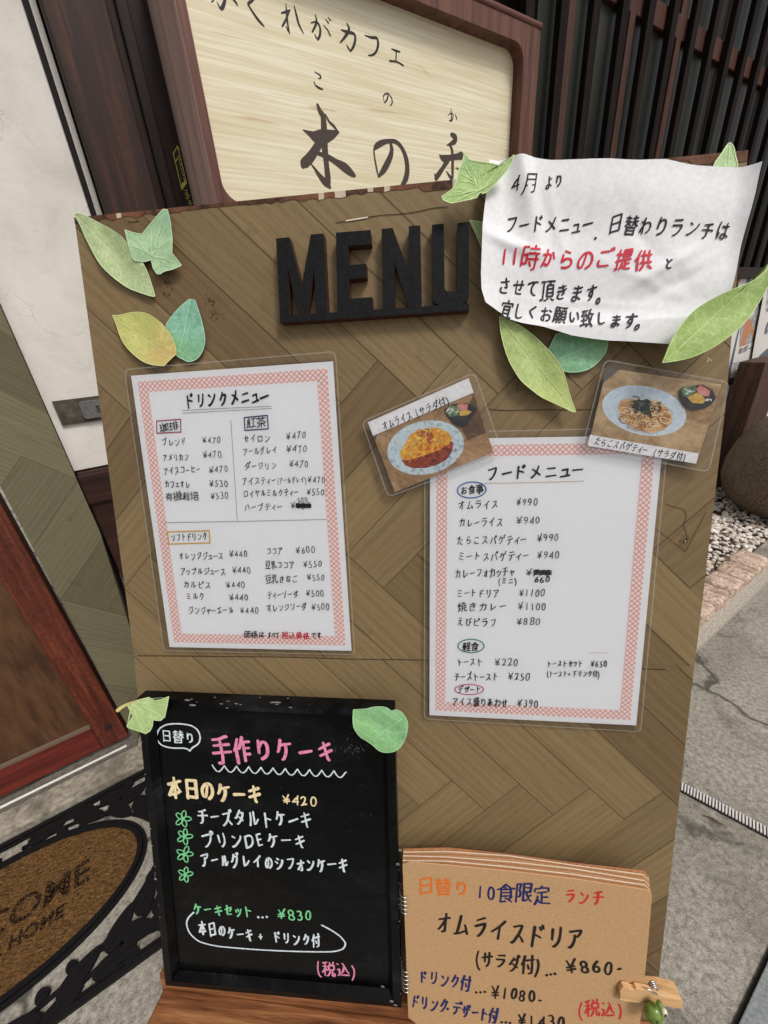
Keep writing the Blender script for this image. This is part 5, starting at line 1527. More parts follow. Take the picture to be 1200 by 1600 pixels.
SAUCE2 = speckle("printed_sauce_top", rgb(160, 74, 44), rgb(206, 112, 62), 190, 0.6, bump=0)
BOWL = speckle("printed_bowl", rgb(42, 40, 42), rgb(70, 68, 68), 120, 0.6, bump=0)
SAL_G = speckle("printed_salad_green", rgb(52, 92, 62), rgb(142, 172, 128), 230, 0.6, bump=0)
SAL_P = speckle("printed_salad_pink", rgb(204, 118, 112), rgb(232, 168, 158), 200, 0.6, bump=0)
SAL_Y = speckle("printed_corn", rgb(208, 158, 66), rgb(240, 206, 112), 260, 0.6, bump=0)
CARD_W = flat("card_white", rgb(245, 244, 245), 0.7)
PASTA = speckle("printed_pasta", rgb(196, 146, 96), rgb(240, 198, 146), 300, 0.6, bump=0)
NOOD = [flat("printed_noodle_light", rgb(255, 226, 178), .6), flat("printed_noodle", rgb(246, 204, 150), .6), flat("printed_noodle_dark", rgb(176, 124, 76), .6)]
NORI = speckle("printed_nori", rgb(34, 38, 34), rgb(66, 72, 62), 260, 0.6, bump=0)
NORI2 = flat("printed_nori_glint", rgb(120, 134, 116), .6)
CORNER = flat("printed_grey_corner", rgb(104, 104, 98), .6)

def card(name, label, lam, photo, z0):
    th, pl = laminated(name, label, "photo card", photo, lam, z0, border=False)
    return th, pl
OMZ = 0
om, OP = card("omelette_card", "tilted laminated photo card of an omelette on a blue plate, caption strip on top", [(566, 659), (741, 583), (785, 709), (607, 776)], [(575, 660), (732, 591), (771, 707), (617, 769)], .0052)
m = MB(); zz = [1e-4]
def pic(pl, pts, mm, k=5, ox=560, oy=580):
    zz[0] += 3.5e-6
    m.poly([pl.at(ox + x / k, oy + y / k, zz[0]) for x, y in pts][::-1], mm)
pic(OP, [(75, 400), (860, 55), (1055, 635), (285, 945)], 0)
pic(OP, [(118, 506), (150, 492), (132, 545)], 10)
pic(OP, [(790, 420), (900, 175), (1000, 480), (850, 540)], 9)
pic(OP, oval(525, 597, 304, 208, -.22, 40), 1)
pic(OP, oval(528, 590, 236, 158, -.22, 36), 2)
pic(OP, [(335, 690), (397, 697), (502, 662), (640, 612), (720, 545), (742, 560), (735, 620), (690, 690), (620, 730), (520, 757), (420, 757), (365, 735)], 4)
pic(OP, [(320, 650), (340, 610), (365, 565), (400, 500), (470, 455), (540, 446), (590, 440), (650, 450), (700, 480), (735, 522), (705, 570), (640, 612), (560, 642), (500, 662), (400, 697), (345, 690)], 3)
pic(OP, [(455, 490), (490, 458), (540, 446), (570, 470), (592, 520), (575, 560), (545, 575), (530, 520), (500, 515), (470, 510)], 5)
rg = random.Random(21)
def inside(P, x, y):
    c = False
    for i in range(len(P)):
        (x0, y0), (x1, y1) = P[i - 1], P[i]
        if (y0 > y) != (y1 > y) and x < (x1 - x0) * (y - y0) / (y1 - y0) + x0: c = not c
    return c
EGGP = [(320, 650), (340, 610), (365, 565), (400, 500), (470, 455), (540, 446), (590, 440), (650, 450), (700, 480), (735, 522), (705, 570), (640, 612), (560, 642), (500, 662), (400, 697), (345, 690)]
for i in range(150):
    x, y = rg.uniform(330, 730), rg.uniform(445, 690)
    if not inside(EGGP, x, y): continue
    low = (y - 565 + (x - 530) * .35) / 120
    mm = rg.choice([13, 14, 8]) if low < rg.uniform(-.6, .5) else rg.choice([14, 15, 15])
    pic(OP, oval(x, y, rg.uniform(5, 22), rg.uniform(3, 9), rg.uniform(-1.2, .2), 9), mm)
for i in range(46):
    x, y = rg.uniform(380, 720), rg.uniform(580, 750)
    if inside(EGGP, x, y) or ((x - 540) / 195) ** 2 + ((y - 640) / 108) ** 2 > 1 or y < 690 - (x - 400) * .38: continue
    pic(OP, oval(x, y, rg.uniform(4, 16), rg.uniform(2, 5), rg.uniform(-.7, .1), 8), rg.choice([16, 17]))
for i in range(110):
    q = rg.uniform(0, 6.28); k_ = rg.uniform(.80, .99)
    x, y = 304 * k_ * math.cos(q), 208 * k_ * math.sin(q)
    pic(OP, oval(525 + x * .976 + y * .218, 597 - x * .218 + y * .976, rg.uniform(2, 7), rg.uniform(1.5, 4), q, 6), rg.choice([18, 19, 19]))
for (x, y, a, b) in ((440, 560, 50, 16), (640, 540, 30, 12), (400, 640, 30, 10), (660, 490, 28, 10)):
    pic(OP, oval(x, y, a, b, -.6, 12), 8)
pic(OP, [(668, 300), (740, 258), (850, 250), (925, 288), (915, 320), (880, 360), (850, 415), (800, 442), (735, 410), (690, 350)], 6)
for (mm, P) in ((7, [(680, 312), (720, 268), (775, 275), (800, 310), (765, 350), (715, 358)]), (11, [(765, 268), (800, 252), (855, 258), (850, 300), (800, 312)]), (8, [(785, 318), (840, 298), (885, 318), (850, 345), (795, 350)])):
    pic(OP, P, mm)
rg = random.Random(4)
for i in range(14):
    x, y = rg.uniform(690, 780), rg.uniform(285, 345)
    pic(OP, oval(x, y, rg.uniform(8, 20), 4, rg.uniform(0, 3), 8), 12 if i % 2 else 7)
pic(OP, [(75, 400), (860, 55), (900, 168), (115, 506)], 12)
OMZ = zz[0] + 4e-5
m.build("printed_photo", [TABLE1, PLATE1, PL_IN, EGG, SAUCE, SAUCE2, BOWL, SAL_G, SAL_Y, wood_table("printed_shadow_table", rgb(84, 60, 42), rgb(112, 84, 62), rgb(140, 110, 84)), CORNER, SAL_P, CARD_W, flat('printed_egg_light', rgb(255, 226, 120), .6), flat('printed_egg_gold', rgb(240, 172, 52), .6), flat('printed_egg_brown', rgb(204, 112, 42), .6), flat('printed_sauce_dark', rgb(92, 32, 22), .6), flat('printed_sauce_glint', rgb(206, 124, 92), .6), flat('printed_plate_fleck', rgb(86, 112, 128), .6), flat('printed_plate_glint', rgb(240, 248, 250), .6)], om)
lines(om, OP, [("オムライス", 597, 667, 644, 648, 16, 1.5), ("(サラダ付)", 649, 646, 701, 625, 15, 1.5)], z=OMZ)

pa, PP = card("pasta_card", "laminated photo card of spaghetti with seaweed on a pale blue plate, caption strip below", [(943, 563), (1136, 598), (1104, 737), (908, 699)], [(948, 575), (1127, 601), (1088, 724), (919, 696)], .0052)
m = MB(); zz = [1e-4]
def pic2(pts, mm): pic(PP, pts, mm, 5, 900, 560)
pic2([(240, 75), (1135, 205), (940, 820), (95, 680)], 0)
pic2([(240, 75), (340, 87), (212, 192)], 10)
pic2([(800, 290), (1110, 290), (1040, 520), (860, 480)], 9)
pic2(oval(533, 408, 332, 190, .20, 44), 1)
for i in range(56):
    q = 2 * math.pi * i / 56
    c_, s_ = math.cos(.20), math.sin(.20)
    P = []
    for (f, dq) in ((.70, -.012), (.70, .012), (.94, .018), (.94, -.018)):
        x, y = 332 * f * math.cos(q + dq), 190 * f * math.sin(q + dq)
        P.append((533 + x * c_ - y * s_, 408 + x * s_ + y * c_))
    pic2(P, 2)
pic2(oval(536, 425, 236, 130, .20, 36), 2)
pic2([(322, 390), (350, 322), (430, 315), (600, 330), (700, 380), (752, 440), (742, 510), (680, 560), (600, 580), (500, 562), (420, 522), (360, 480)], 3)
rg = random.Random(8)
z = zz[0] + 4e-6
for i in range(190):
    while True:
        x, y = rg.uniform(325, 750), rg.uniform(315, 580)
        xx, yy = (x - 540) / 210, (y - 448) / 118
        if xx * xx + yy * yy - .5 * xx * yy < .82: break
    r_ = rg.uniform(18, 60); q0 = rg.uniform(0, 6.3); sq_ = rg.uniform(.4, .9)
    P = [(900 + (x + r_ * math.cos(q0 + k * .35)) / 5, 560 + (y + r_ * sq_ * math.sin(q0 + k * .35)) / 5) for k in range(7)]
    P = [p for p in P if ((p[0] - 1008) / 43) ** 2 + ((p[1] - 649.5) / 27) ** 2 < 1]
    if len(P) > 2:
        pxline(m, PP, P, rg.uniform(.9, 1.5), z, 4 + (0, 2, 0, 1, 2)[i % 5], False); z += 4e-6
zz[0] = z
pic2([(450, 350), (480, 318), (510, 330), (555, 318), (590, 345), (570, 385), (580, 430), (590, 470), (560, 450), (530, 420), (490, 410), (450, 430), (455, 395), (430, 380)], 7)
for i in range(60):
    x, y = rg.gauss(520, 58), rg.gauss(388, 38)
    pic2(oval(x, y, rg.uniform(9, 30), rg.uniform(2.5, 5), rg.uniform(0, 3.1), 8), 8 if i % 4 == 0 else 7)
pic2([(798, 250), (830, 225), (980, 205), (1060, 250), (1085, 310), (1050, 360), (1000, 392), (900, 408), (830, 372), (800, 310)], 11)
pic2([(812, 250), (850, 215), (930, 222), (925, 270), (880, 305), (835, 295)], 12)
pic2([(930, 240), (965, 208), (1040, 255), (1030, 300), (975, 292), (945, 270)], 13)
pic2([(860, 305), (940, 268), (985, 300), (1010, 330), (980, 355), (900, 348)], 14)
for i in range(14):
    x, y = rg.uniform(830, 920), rg.uniform(225, 290)
    pic2(oval(x, y, rg.uniform(8, 22), 4, rg.uniform(0, 3), 8), 15 if i % 2 else 12)
for i in range(6):
    pic2(oval(rg.uniform(1005, 1050), rg.uniform(315, 350), 10, 5, rg.uniform(0, 3), 8), 15)
pic2([(105, 596), (950, 743), (930, 822), (85, 682)], 15)
PAZ = zz[0] + 4e-5
assert max(OMZ, PAZ) < .0024, (OMZ, PAZ)
m.build("printed_photo", [TABLE2, PLATE2, PL_IN, PASTA] + NOOD + [NORI, NORI2, TABLE1, CORNER, BOWL, SAL_G, SAL_P, SAL_Y, CARD_W], pa)
lines(pa, PP, [("たらこスパゲティー", 928, 689, 1011, 704, 14, 1.4), ("(サラダ付)", 1020, 706, 1070, 715, 13, 1.4)], z=PAZ)

# ------------------------------------------------------------------ handwritten notice
NOT0 = .010
N0 = BOARD.up(NOT0)
nu0, nv0 = N0.uv(750, 520); nu1, nv1 = N0.uv(1183, 250)
def ndisp(u, v):
    x, y = (u - nu0) / (nu1 - nu0), (v - nv0) / (nv1 - nv0)
    w = .0013 * math.sin(9 * x + 2.2 * y + .6) * (.5 + .5 * y) + .0006 * math.sin(21 * x - 7 * y + 1.0) + .0007 * math.sin(13 * y + 5 * x)
    w += .0035 * math.exp(-((x - .30 + .12 * y) / .035) ** 2) * max(0, y - .25) * 1.2
    w -= .003 * math.exp(-((x - .20 + .1 * y) / .04) ** 2) * max(0, y - .3)
    w += .003 * math.exp(-((y - .32 - .9 * (x - .66)) / .05) ** 2) * math.exp(-((x - .70) / .12) ** 2)
    w -= .0028 * math.exp(-((y - .22 - .8 * (x - .72)) / .05) ** 2) * math.exp(-((x - .74) / .10) ** 2)
    w += .0025 * math.exp(-((y - .62 + .9 * (x - .12)) / .06) ** 2) * math.exp(-((x - .12) / .1) ** 2)
    for (cx, cy, nx, ny, ln, am, sg) in ((.62, .30, .70, .71, .22, .0013, .020), (.70, .42, .90, .43, .25, -.0011, .022), (.14, .60, .55, .83, .20, .0014, .022),
                                         (.30, .72, .98, .15, .28, .0014, .016), (.40, .80, .99, -.1, .22, -.0010, .018), (.84, .36, .8, -.6, .18, .0012, .02), (.47, .15, .25, .97, .3, .0009, .02), (.60, .62, .95, .3, .3, -.0008, .018)):
        dx, dy = x - cx, y - cy
        p_, q_ = dx * nx + dy * ny, -dx * ny + dy * nx
        w += .42 * am * max(0, 1 - abs(p_) / (sg * 2)) * math.exp(-(q_ / ln) ** 2) * 1.6
    e = max(0, .12 - x) / .12
    w += .006 * e * e + .005 * max(0, (x - .93) / .07) ** 2 + .004 * min(1, max(0, (.14 - y) / .14)) ** 2
    return w
NP = Plane(N0.o, N0.ex, N0.ey, N0.n, ndisp)
notice = thing("paper_notice", "crumpled white paper notice with black and red handwriting taped over the board's upper right", "notice", NP.pos((nu0 + nu1) / 2, nv0))
TOP = [(764, 251), (775, 249), (797, 244), (830, 243), (862, 247), (910, 249), (955, 248), (1000, 250), (1040, 249), (1075, 254), (1120, 257), (1160, 260), (1184, 258)]
BOT = [(776, 487), (783, 491), (792, 499), (815, 506), (840, 511), (866, 519), (890, 526), (918, 530), (948, 534), (985, 536), (1020, 538), (1060, 541), (1101, 543)]
LEFT = [(764, 251), (761, 290), (757, 318), (752, 360), (751, 390), (750, 430), (751, 455), (757, 475), (776, 487)]
RIGHT_ = [(1184, 258), (1176, 300), (1165, 350), (1154, 400), (1142, 450), (1121, 500), (1101, 543)]
def along(P, f):
    x = f * (len(P) - 1); i = min(int(x), len(P) - 2); k = x - i
    return (P[i][0] + (P[i + 1][0] - P[i][0]) * k, P[i][1] + (P[i + 1][1] - P[i][1]) * k)
m = MB(); nx_, ny_ = 150, 100
V = []
for j in range(ny_ + 1):
    t_ = j / ny_
    for i in range(nx_ + 1):
        s_ = i / nx_
        a, b = along(TOP, s_), along(BOT, s_)
        l, r_ = along(LEFT, t_), along(RIGHT_, t_)
        c00, c10, c01, c11 = TOP[0], TOP[-1], BOT[0], BOT[-1]
        P = [(1 - t_) * a[k] + t_ * b[k] + (1 - s_) * l[k] + s_ * r_[k]
             - ((1 - s_) * (1 - t_) * c00[k] + s_ * (1 - t_) * c10[k] + (1 - s_) * t_ * c01[k] + s_ * t_ * c11[k]) for k in (0, 1)]
        V.append(NP.at(P[0], P[1]))
F = [(j * (nx_ + 1) + i, (j + 1) * (nx_ + 1) + i, (j + 1) * (nx_ + 1) + i + 1, j * (nx_ + 1) + i + 1) for j in range(ny_) for i in range(nx_)]
m.mesh(V, F)
pp = m.build("paper", speckle("notice_paper", rgb(226, 225, 226), rgb(238, 237, 238), 260, 0.8, 0.2, 0.12, 0.0006), notice, smooth=True)
lines(notice, NP, [("4月", 799, 288, 843, 285, 31, 2.9, MARKER), ("より", 851, 286, 880, 283, 24, 2.8, MARKER),
    ("フードメニュー", 789, 350, 930, 350, 31, 3.1, MARKER), (".", 936, 362, 943, 362, 26, 3.2, MARKER), ("日替わりランチは", 950, 351, 1143, 362, 31, 3.1, MARKER),
    ("11時からのご提供", 779, 401, 1020, 409, 34, 3.9, RED, "red_text_line"), ("と", 1033, 416, 1049, 416, 22, 3.0, MARKER),
    ("させて頂きます。", 777, 448, 950, 461, 31, 3.1, MARKER),
    ("宜しくお願い致します。", 780, 483, 1006, 507, 28, 3.0, MARKER)], z=.0004)

# ------------------------------------------------------------------ paper leaves
def leaf(label, pts, tip0, tip1, z0, lift, c1, c2, c3, veins=6, kind="long", name="paper_leaf", spread=.5):
    """cut-out leaf printed on paper: pts outline, tip0-tip1 main vein, in picture points"""
    pl = BOARD.up(z0)
    P = [Vector(pl.uv(*p)) for p in pts]
    # soften the outline
    Q = []
    for i in range(len(P)):
        a, b, c = P[i - 1], P[i], P[(i + 1) % len(P)]
        if kind != "ivy" and (b - a).angle(c - b, 0) < .7:
            Q += [b.lerp(a, .25), b.lerp(c, .25)]
        else:
            Q += [b]
    P = Q
    a, b = Vector(pl.uv(*tip0)), Vector(pl.uv(*tip1))
    ax = (b - a); L = ax.length; ax.normalize(); sd_ = Vector((-ax.y, ax.x))
    c = a.lerp(b, .5) if kind != "ivy" else sum(P, Vector((0, 0))) / len(P)
    if kind == "free": c = sum(P, Vector((0, 0))) / len(P)
    wmax = max(abs((p - a).dot(sd_)) for p in P)
    def disp(u, v):
        p = Vector((u, v)) - a
        t_, s_ = p.dot(ax) / L, p.dot(sd_) / max(wmax, 1e-5)
        return .75 * lift * (abs(s_) ** 1.5 * .8 + .9 * max(0, t_ - .3) ** 2 + .25 * math.sin(9 * t_ + 3 * s_) + .3)
    pl2 = Plane(pl.o, pl.ex, pl.ey, pl.n, disp)
    base = pl2.pos(c.x, c.y)
    th = thing(name, label, "paper leaf", base, "paper leaves decorating the board")
    m = MB()
    V, uvs, F = [], [], []
    fr = (1, .93, .8, .65, .5, .35, .2, .08)
    n = len(P)
    for f in fr:
        for p in P:
            q = c.lerp(p, f)
            V.append(pl2.pos(q.x, q.y)); uvs.append(((q - a).dot(ax) / L, (q - a).dot(sd_) / max(wmax, 1e-5)))
    V.append(pl2.pos(c.x, c.y)); uvs.append(((c - a).dot(ax) / L, 0))
    nrm = sum(((P[i] - c).x * (P[(i + 1) % n] - c).y - (P[i] - c).y * (P[(i + 1) % n] - c).x) for i in range(n))
    for k in range(len(fr) - 1):
        for i in range(n):
            j = (i + 1) % n
            f4 = (k * n + i, k * n + j, (k + 1) * n + j, (k + 1) * n + i)
            F.append(f4 if nrm > 0 else f4[::-1])
    k = len(fr) - 1
    for i in range(n):
        j = (i + 1) % n
        f3 = (k * n + i, k * n + j, len(V) - 1)
        F.append(f3 if nrm > 0 else f3[::-1])
    m.mesh(V, F, 0, .5, uvs)
    t = T("leaf_print")
    uv = t.n("TexCoord").outputs["UV"]
    sx = t.n("SeparateXYZ", ins={0: uv})
    mp = t.n("Mapping", ins={"Vector": uv, "Scale": (2.2, 1.6, 1)}).outputs[0]
    f = t.noise(mp, 1.6, 5, 0.6, 0.5)
    g_ = t.noise(t.coord("Object"), 420, 3, 0.7)
    col = t.mix(t.ramp(f, [(0.34, (0, 0, 0, 1)), (0.66, (1, 1, 1, 1))]), c1, c2)
    col = t.mix(t.math('MULTIPLY', t.ramp(t.math('ADD', sx.outputs[0], t.math('MULTIPLY', t.math('SUBTRACT', f, .5), .8)), [(0.45, (0, 0, 0, 1)), (0.95, (1, 1, 1, 1))]), .85), col, c3)
    # fine side veins of the print
    av = t.math('ABSOLUTE', sx.outputs[1])
    ph = t.math('SUBTRACT', t.math('MULTIPLY', sx.outputs[0], float(max(veins, 1)) * 1.6), t.math('MULTIPLY', av, 1.2))
    st = t.math('ABSOLUTE', t.math('SUBTRACT', t.math('FRACT', ph), .5))
    vn = t.ramp(st, [(0.03, (1, 1, 1, 1)), (0.13, (0, 0, 0, 1))])
    if veins:
        gate_ = t.ramp(t.noise(mp, 4.0, 2), [(0.40, (0, 0, 0, 1)), (0.6, (1, 1, 1, 1))])
        col = t.mix(t.math('MULTIPLY', t.math('MULTIPLY', vn, gate_), .30), col, tuple(min(1, x * 1.5 + .05) for x in c2[:3]) + (1,))
    col = t.mix(t.math('MULTIPLY', t.math('SUBTRACT', .70, g_), .6), col, tuple(x * .55 for x in c1[:3]) + (1,))
    cr_ = t.noise(t.coord("Object"), 75, 5, 0.7, 1.2)
    col = t.mix(t.math('MULTIPLY', t.ramp(cr_, [(.46, (0, 0, 0, 1)), (.62, (1, 1, 1, 1))]), .35), col, tuple(min(1, x * 1.25 + .03) for x in c2[:3]) + (1,))
    t.bump(t.math('ADD', cr_, t.math('MULTIPLY', g_, .2)), .35, .003)
    bl = m.build("blade", t.done(col, .55, .3), th, smooth=True)
    light = tuple(min(1, x * 1.15 + .07) for x in c2[:3]) + (1,)
    m = MB()
    ribbon(m, pl2, [tuple(p) for p in P] + [tuple(P[0])], .0007, .00025, cap=False)
    m.build("cut_edge", flat("leaf_paper_edge", light, .6), th)
    m = MB(); z = .0003
    if kind == "ivy":
        for p in pts[::1]:
            q = Vector(pl.uv(*p)); k_ = Vector(pl.uv(*tip0))
            if (q - k_).length > .55 * max((Vector(pl.uv(*r)) - k_).length for r in pts):
                e_ = k_.lerp(q, .86)
                mid = k_.lerp(q, .45) + Vector((random.uniform(-.002, .002), random.uniform(-.002, .002)))
                z = ribbon(m, pl2, smooth([tuple(k_), tuple(mid), tuple(e_)]), [.0006, .0006, .0005, .0003], z) + 3e-6
    else:
        z = ribbon(m, pl2, [tuple(a.lerp(b, .02 + .95 * i / 10)) for i in range(11)], [.0008 - .0004 * i / 10 for i in range(11)], z)
    m.build("vein", flat("leaf_vein", light, .6), bl)
    return th, pl2

def G(r, g, b):
    c = rgb(r, g, b, 1.08); y = .25 * c[0] + .65 * c[1] + .1 * c[2]
    return tuple(y + (x - y) * .84 for x in c[:3]) + (1,)
leaf("long pale green paper leaf at the board's top left corner",
     [(118, 335), (128, 335), (141, 341), (156, 349.5), (171, 357), (184, 365), (196, 374), (204, 384), (211, 394), (219, 402), (226, 411), (234, 428), (240, 447), (245, 464), (241, 465), (220, 458), (204, 452), (188, 441), (174, 429), (160, 414), (148, 394), (136, 372), (126, 350), (120, 341)],
     (119, 337), (244, 464), .0012, .0035, G(156, 178, 112), G(184, 200, 142), G(170, 190, 128), 7)
leaf("bluish green ivy shaped paper leaf overlapping the long pale leaf at the top left",
     [(198, 361), (210, 365), (223, 367), (238, 350), (257, 329), (264, 330), (268, 346), (270.4, 372), (271, 397), (278, 406), (286, 416), (272, 422), (258, 425), (253, 429), (247, 429), (240, 419), (236.6, 406), (228, 409), (212, 408), (208, 403), (204, 384)],
     (238, 400), (262, 331), .0042, .003, G(148, 188, 138), G(172, 206, 150), G(138, 186, 152), 0, "ivy")
leaf("yellow paper leaf with an orange end, above the drink menu",
     [(176.5, 493), (188.5, 493.5), (205, 489), (220, 488), (232, 491), (245.5, 499), (257.5, 509), (268, 523), (275, 538.5), (276.7, 553.5), (265, 564), (259, 572), (244, 571), (232, 568.5), (220, 562), (205, 549), (193, 534), (186, 517.5), (182, 504)],
     (177, 494), (272, 564), .0034, .002, G(184, 186, 84), G(198, 198, 98), G(212, 170, 92), 0, "long")
leaf("teal green heart shaped paper leaf beside the yellow leaf",
     [(296, 468), (305.5, 469.5), (310, 481.5), (314.5, 496.5), (319, 513), (322.7, 529.5), (321, 543), (314.5, 556.5), (305.5, 564), (295, 566), (287.5, 562), (280, 557.7), (274, 553), (268, 540), (262, 524), (260.5, 510), (265, 502), (277, 486), (289, 474)],
     (298, 469), (281, 554), .0014, .002, G(104, 168, 132), G(138, 196, 168), G(118, 178, 104), 5, "long")
leaf("light green ivy leaf covering the notice's top left corner",
     [(725, 243), (733, 253), (748, 254), (766, 258.5), (778, 261.5), (790, 257), (802, 246), (799, 257), (790, 270.5), (775, 287), (760, 301), (754, 303), (750, 301), (745, 309.5), (733, 314), (704.5, 320), (692.5, 315.5), (690, 311), (700, 303.5), (710.5, 294), (714, 281), (716.5, 269), (722, 257)],
     (751, 298), (724, 245), .019, .004, G(148, 188, 88), G(176, 204, 120), G(150, 196, 140), 0, "ivy")
leaf("pointed light green leaf tip above the notice near the board's top right corner",
     [(1113, 258), (1125, 243), (1136, 225.6), (1139.5, 224), (1145, 230), (1148, 241), (1152, 260), (1153, 285), (1110, 285)],
     (1138, 285), (1138, 226), .004, .001, G(160, 196, 124), G(186, 212, 148), G(176, 206, 136), 3, "free")
leaf("long yellow green leaf jutting past the board's right edge over the posters",
     [(1034, 567), (1042, 543), (1050, 528), (1065, 505), (1083, 485), (1107, 470), (1133, 457), (1158, 448), (1180, 437), (1192, 427), (1197, 413), (1203, 417), (1202, 430), (1193, 453), (1182, 473), (1167, 495), (1150, 513), (1133, 528), (1113, 542), (1093, 553), (1072, 561), (1050, 565)],
     (1036, 566), (1198, 418), .027, .004, G(146, 176, 74), G(170, 196, 104), G(142, 172, 78), 8)
leaf("long yellow green leaf hanging below the notice, pointing down to the right",
     [(780, 496), (790, 500), (807, 507), (823, 517.5), (835, 527), (853, 545), (867, 562), (877, 578), (883, 597), (888, 617), (898, 644), (893, 644), (877, 636), (860, 628), (843, 620), (827, 608), (813, 597), (802, 580), (792, 560), (785, 535), (781, 513)],
     (781, 498), (897, 643), .006, .004, G(148, 172, 82), G(172, 190, 106), G(190, 204, 100), 9)
leaf("round blue green leaf half hidden under the notice's lower edge",
     [(868, 523), (900, 513), (930, 515), (948, 526), (949, 537), (947, 547), (943, 555), (933, 567), (920, 577), (907, 581), (893, 582), (880, 580), (872, 570), (864, 557), (857, 545), (862, 535)],
     (872, 562), (948, 528), .0018, .0015, G(104, 166, 116), G(134, 190, 142), G(132, 186, 122), 5)
leaf("small green leaf sliver between the letter U and the notice",
     [(733.5, 344), (752, 348), (772, 350), (772, 410), (762, 405), (752, 386), (742, 363)],
     (735, 345), (770, 405), .002, .001, G(148, 178, 100), G(170, 194, 124), G(160, 186, 112), 4, "free")
th_, pl_ = leaf("light green ivy leaf with a yellow stalk at the blackboard's top left corner",
     [(265, 1087), (263, 1100.7), (258.7, 1119), (252, 1124.7), (244, 1124), (240.7, 1122.7), (240, 1132.7), (236, 1140.7), (228.7, 1145), (224, 1142.7), (201, 1135), (200, 1132), (208.7, 1118), (199, 1102), (206.7, 1096.7), (220, 1092), (233, 1089), (242.7, 1094), (252, 1092)],
     (207, 1098), (262, 1090), .031, .002, G(158, 190, 104), G(184, 208, 132), G(170, 200, 118), 0, "ivy")
m = MB(); ribbon(m, pl_, smooth([pl_.uv(*p) for p in ((185, 1109), (192, 1103), (207, 1096.5), (222, 1091.5))]), [.004, .0035, .003, .0026, .002, .0016][:6], .0006); m.build("stalk", flat("yellow_stalk", rgb(212, 196, 130), .6), th_)
leaf("round overlapping green leaf at the blackboard's top right corner",
     [(553, 1106), (566, 1105), (573, 1104.7), (584, 1102), (602.7, 1103), (612, 1110), (618.7, 1108), (626.7, 1111), (633, 1119), (637.6, 1128.7), (636.7, 1140.7), (632, 1156.7), (624, 1167), (613, 1172.7), (600, 1173.7), (590.7, 1170), (584, 1163), (573, 1155), (562.7, 1148.7), (554, 1135), (552, 1120.7)],
     (628, 1122), (582, 1155), .031, .003, G(112, 172, 106), G(140, 194, 130), G(130, 190, 108), 3)

# ------------------------------------------------------------------ cake blackboard
BBZ = .026
bb = thing("blackboard", "black framed blackboard with chalk pen cake list standing on the ledge", "blackboard", B3(.1, -.765, BBZ / 2))
BP = BOARD.up(BBZ)
bu = [BP.uv(*p) for p in ((213, 1092), (616, 1109), (627, 1576), (258, 1541))]
def boardface(name, amount, rough):
    t = T(name)
    v = t.coord("Object", rot=(0, R(38), 0), scale=(1, 1, 5))
    a = t.noise(v, 5, 5, .65, 1.0); b_ = t.noise(t.coord("Object"), 14, 6, .75, .8); sp = t.noise(t.coord("Object"), 420, 2, .6)
    k = t.math('MULTIPLY', t.ramp(a, [(.46, (0, 0, 0, 1)), (.72, (1, 1, 1, 1))]), t.ramp(b_, [(.4, (0, 0, 0, 1)), (.7, (1, 1, 1, 1))]))
    col = t.mix(t.math('MULTIPLY', k, amount), rgb(4, 4, 5), rgb(90, 92, 96))
    col = t.mix(t.math('MULTIPLY', t.ramp(sp, [(.70, (0, 0, 0, 1)), (.76, (1, 1, 1, 1))]), .35), col, rgb(110, 110, 112))
    t.bump(b_, .08, .002)
    return t.done(col, t.ramp(b_, [(.3, (rough,) * 3 + (1,)), (.7, (rough + .22,) * 3 + (1,))]), .14)
BBM = boardface("blackboard_face", .13, .14)
BBF = boardface("blackboard_frame_paint", .30, .28)
m = MB()
def bq(s, t_, z=0.0):
    p = quad_pt(bu, s, t_); return BP.pos(p.x, p.y, z)
m.prism([bq(.03, .97, -.009), bq(.97, .97, -.009), bq(.97, .03, -.009), bq(.03, .03, -.009)], BN * -.008)
m.build("writing_panel", BBM, bb)
fw, fh = .050, .036
for P in ([(0, 0), (1, 0), (1 - fw, fh), (fw, fh)], [(1, 0), (1, 1), (1 - fw, 1 - fh), (1 - fw, fh)], [(1, 1), (0, 1), (fw, 1 - fh), (1 - fw, 1 - fh)], [(0, 1), (0, 0), (fw, fh), (fw, 1 - fh)]):
    m = MB()
    outer_ = [bq(*P[0]), bq(*P[1])]
    mid = [quad_pt([Vector(q) for q in (P[0], P[1], P[2], P[3])], 1, .62), quad_pt([Vector(q) for q in (P[0], P[1], P[2], P[3])], 0, .62)]
    c1 = [bq(*P[0], -.0008), bq(*P[1], -.0008), bq(mid[0].x, mid[0].y, 0), bq(mid[1].x, mid[1].y, 0)]
    c2 = [bq(mid[1].x, mid[1].y, 0), bq(mid[0].x, mid[0].y, 0), bq(*P[2], -.0085), bq(*P[3], -.0085)]
    m.face(c1[::-1]); m.face(c2[::-1])
    b0, b1 = bq(*P[0], -.0150), bq(*P[1], -.0150)
    m.face([bq(*P[0], -.0008), bq(*P[1], -.0008), b1, b0])
    i0, i1 = bq(*P[2], -.0150), bq(*P[3], -.0150)
    m.face([b0, b1, i0, i1])
    m.build("frame_bar", BBF, bb)
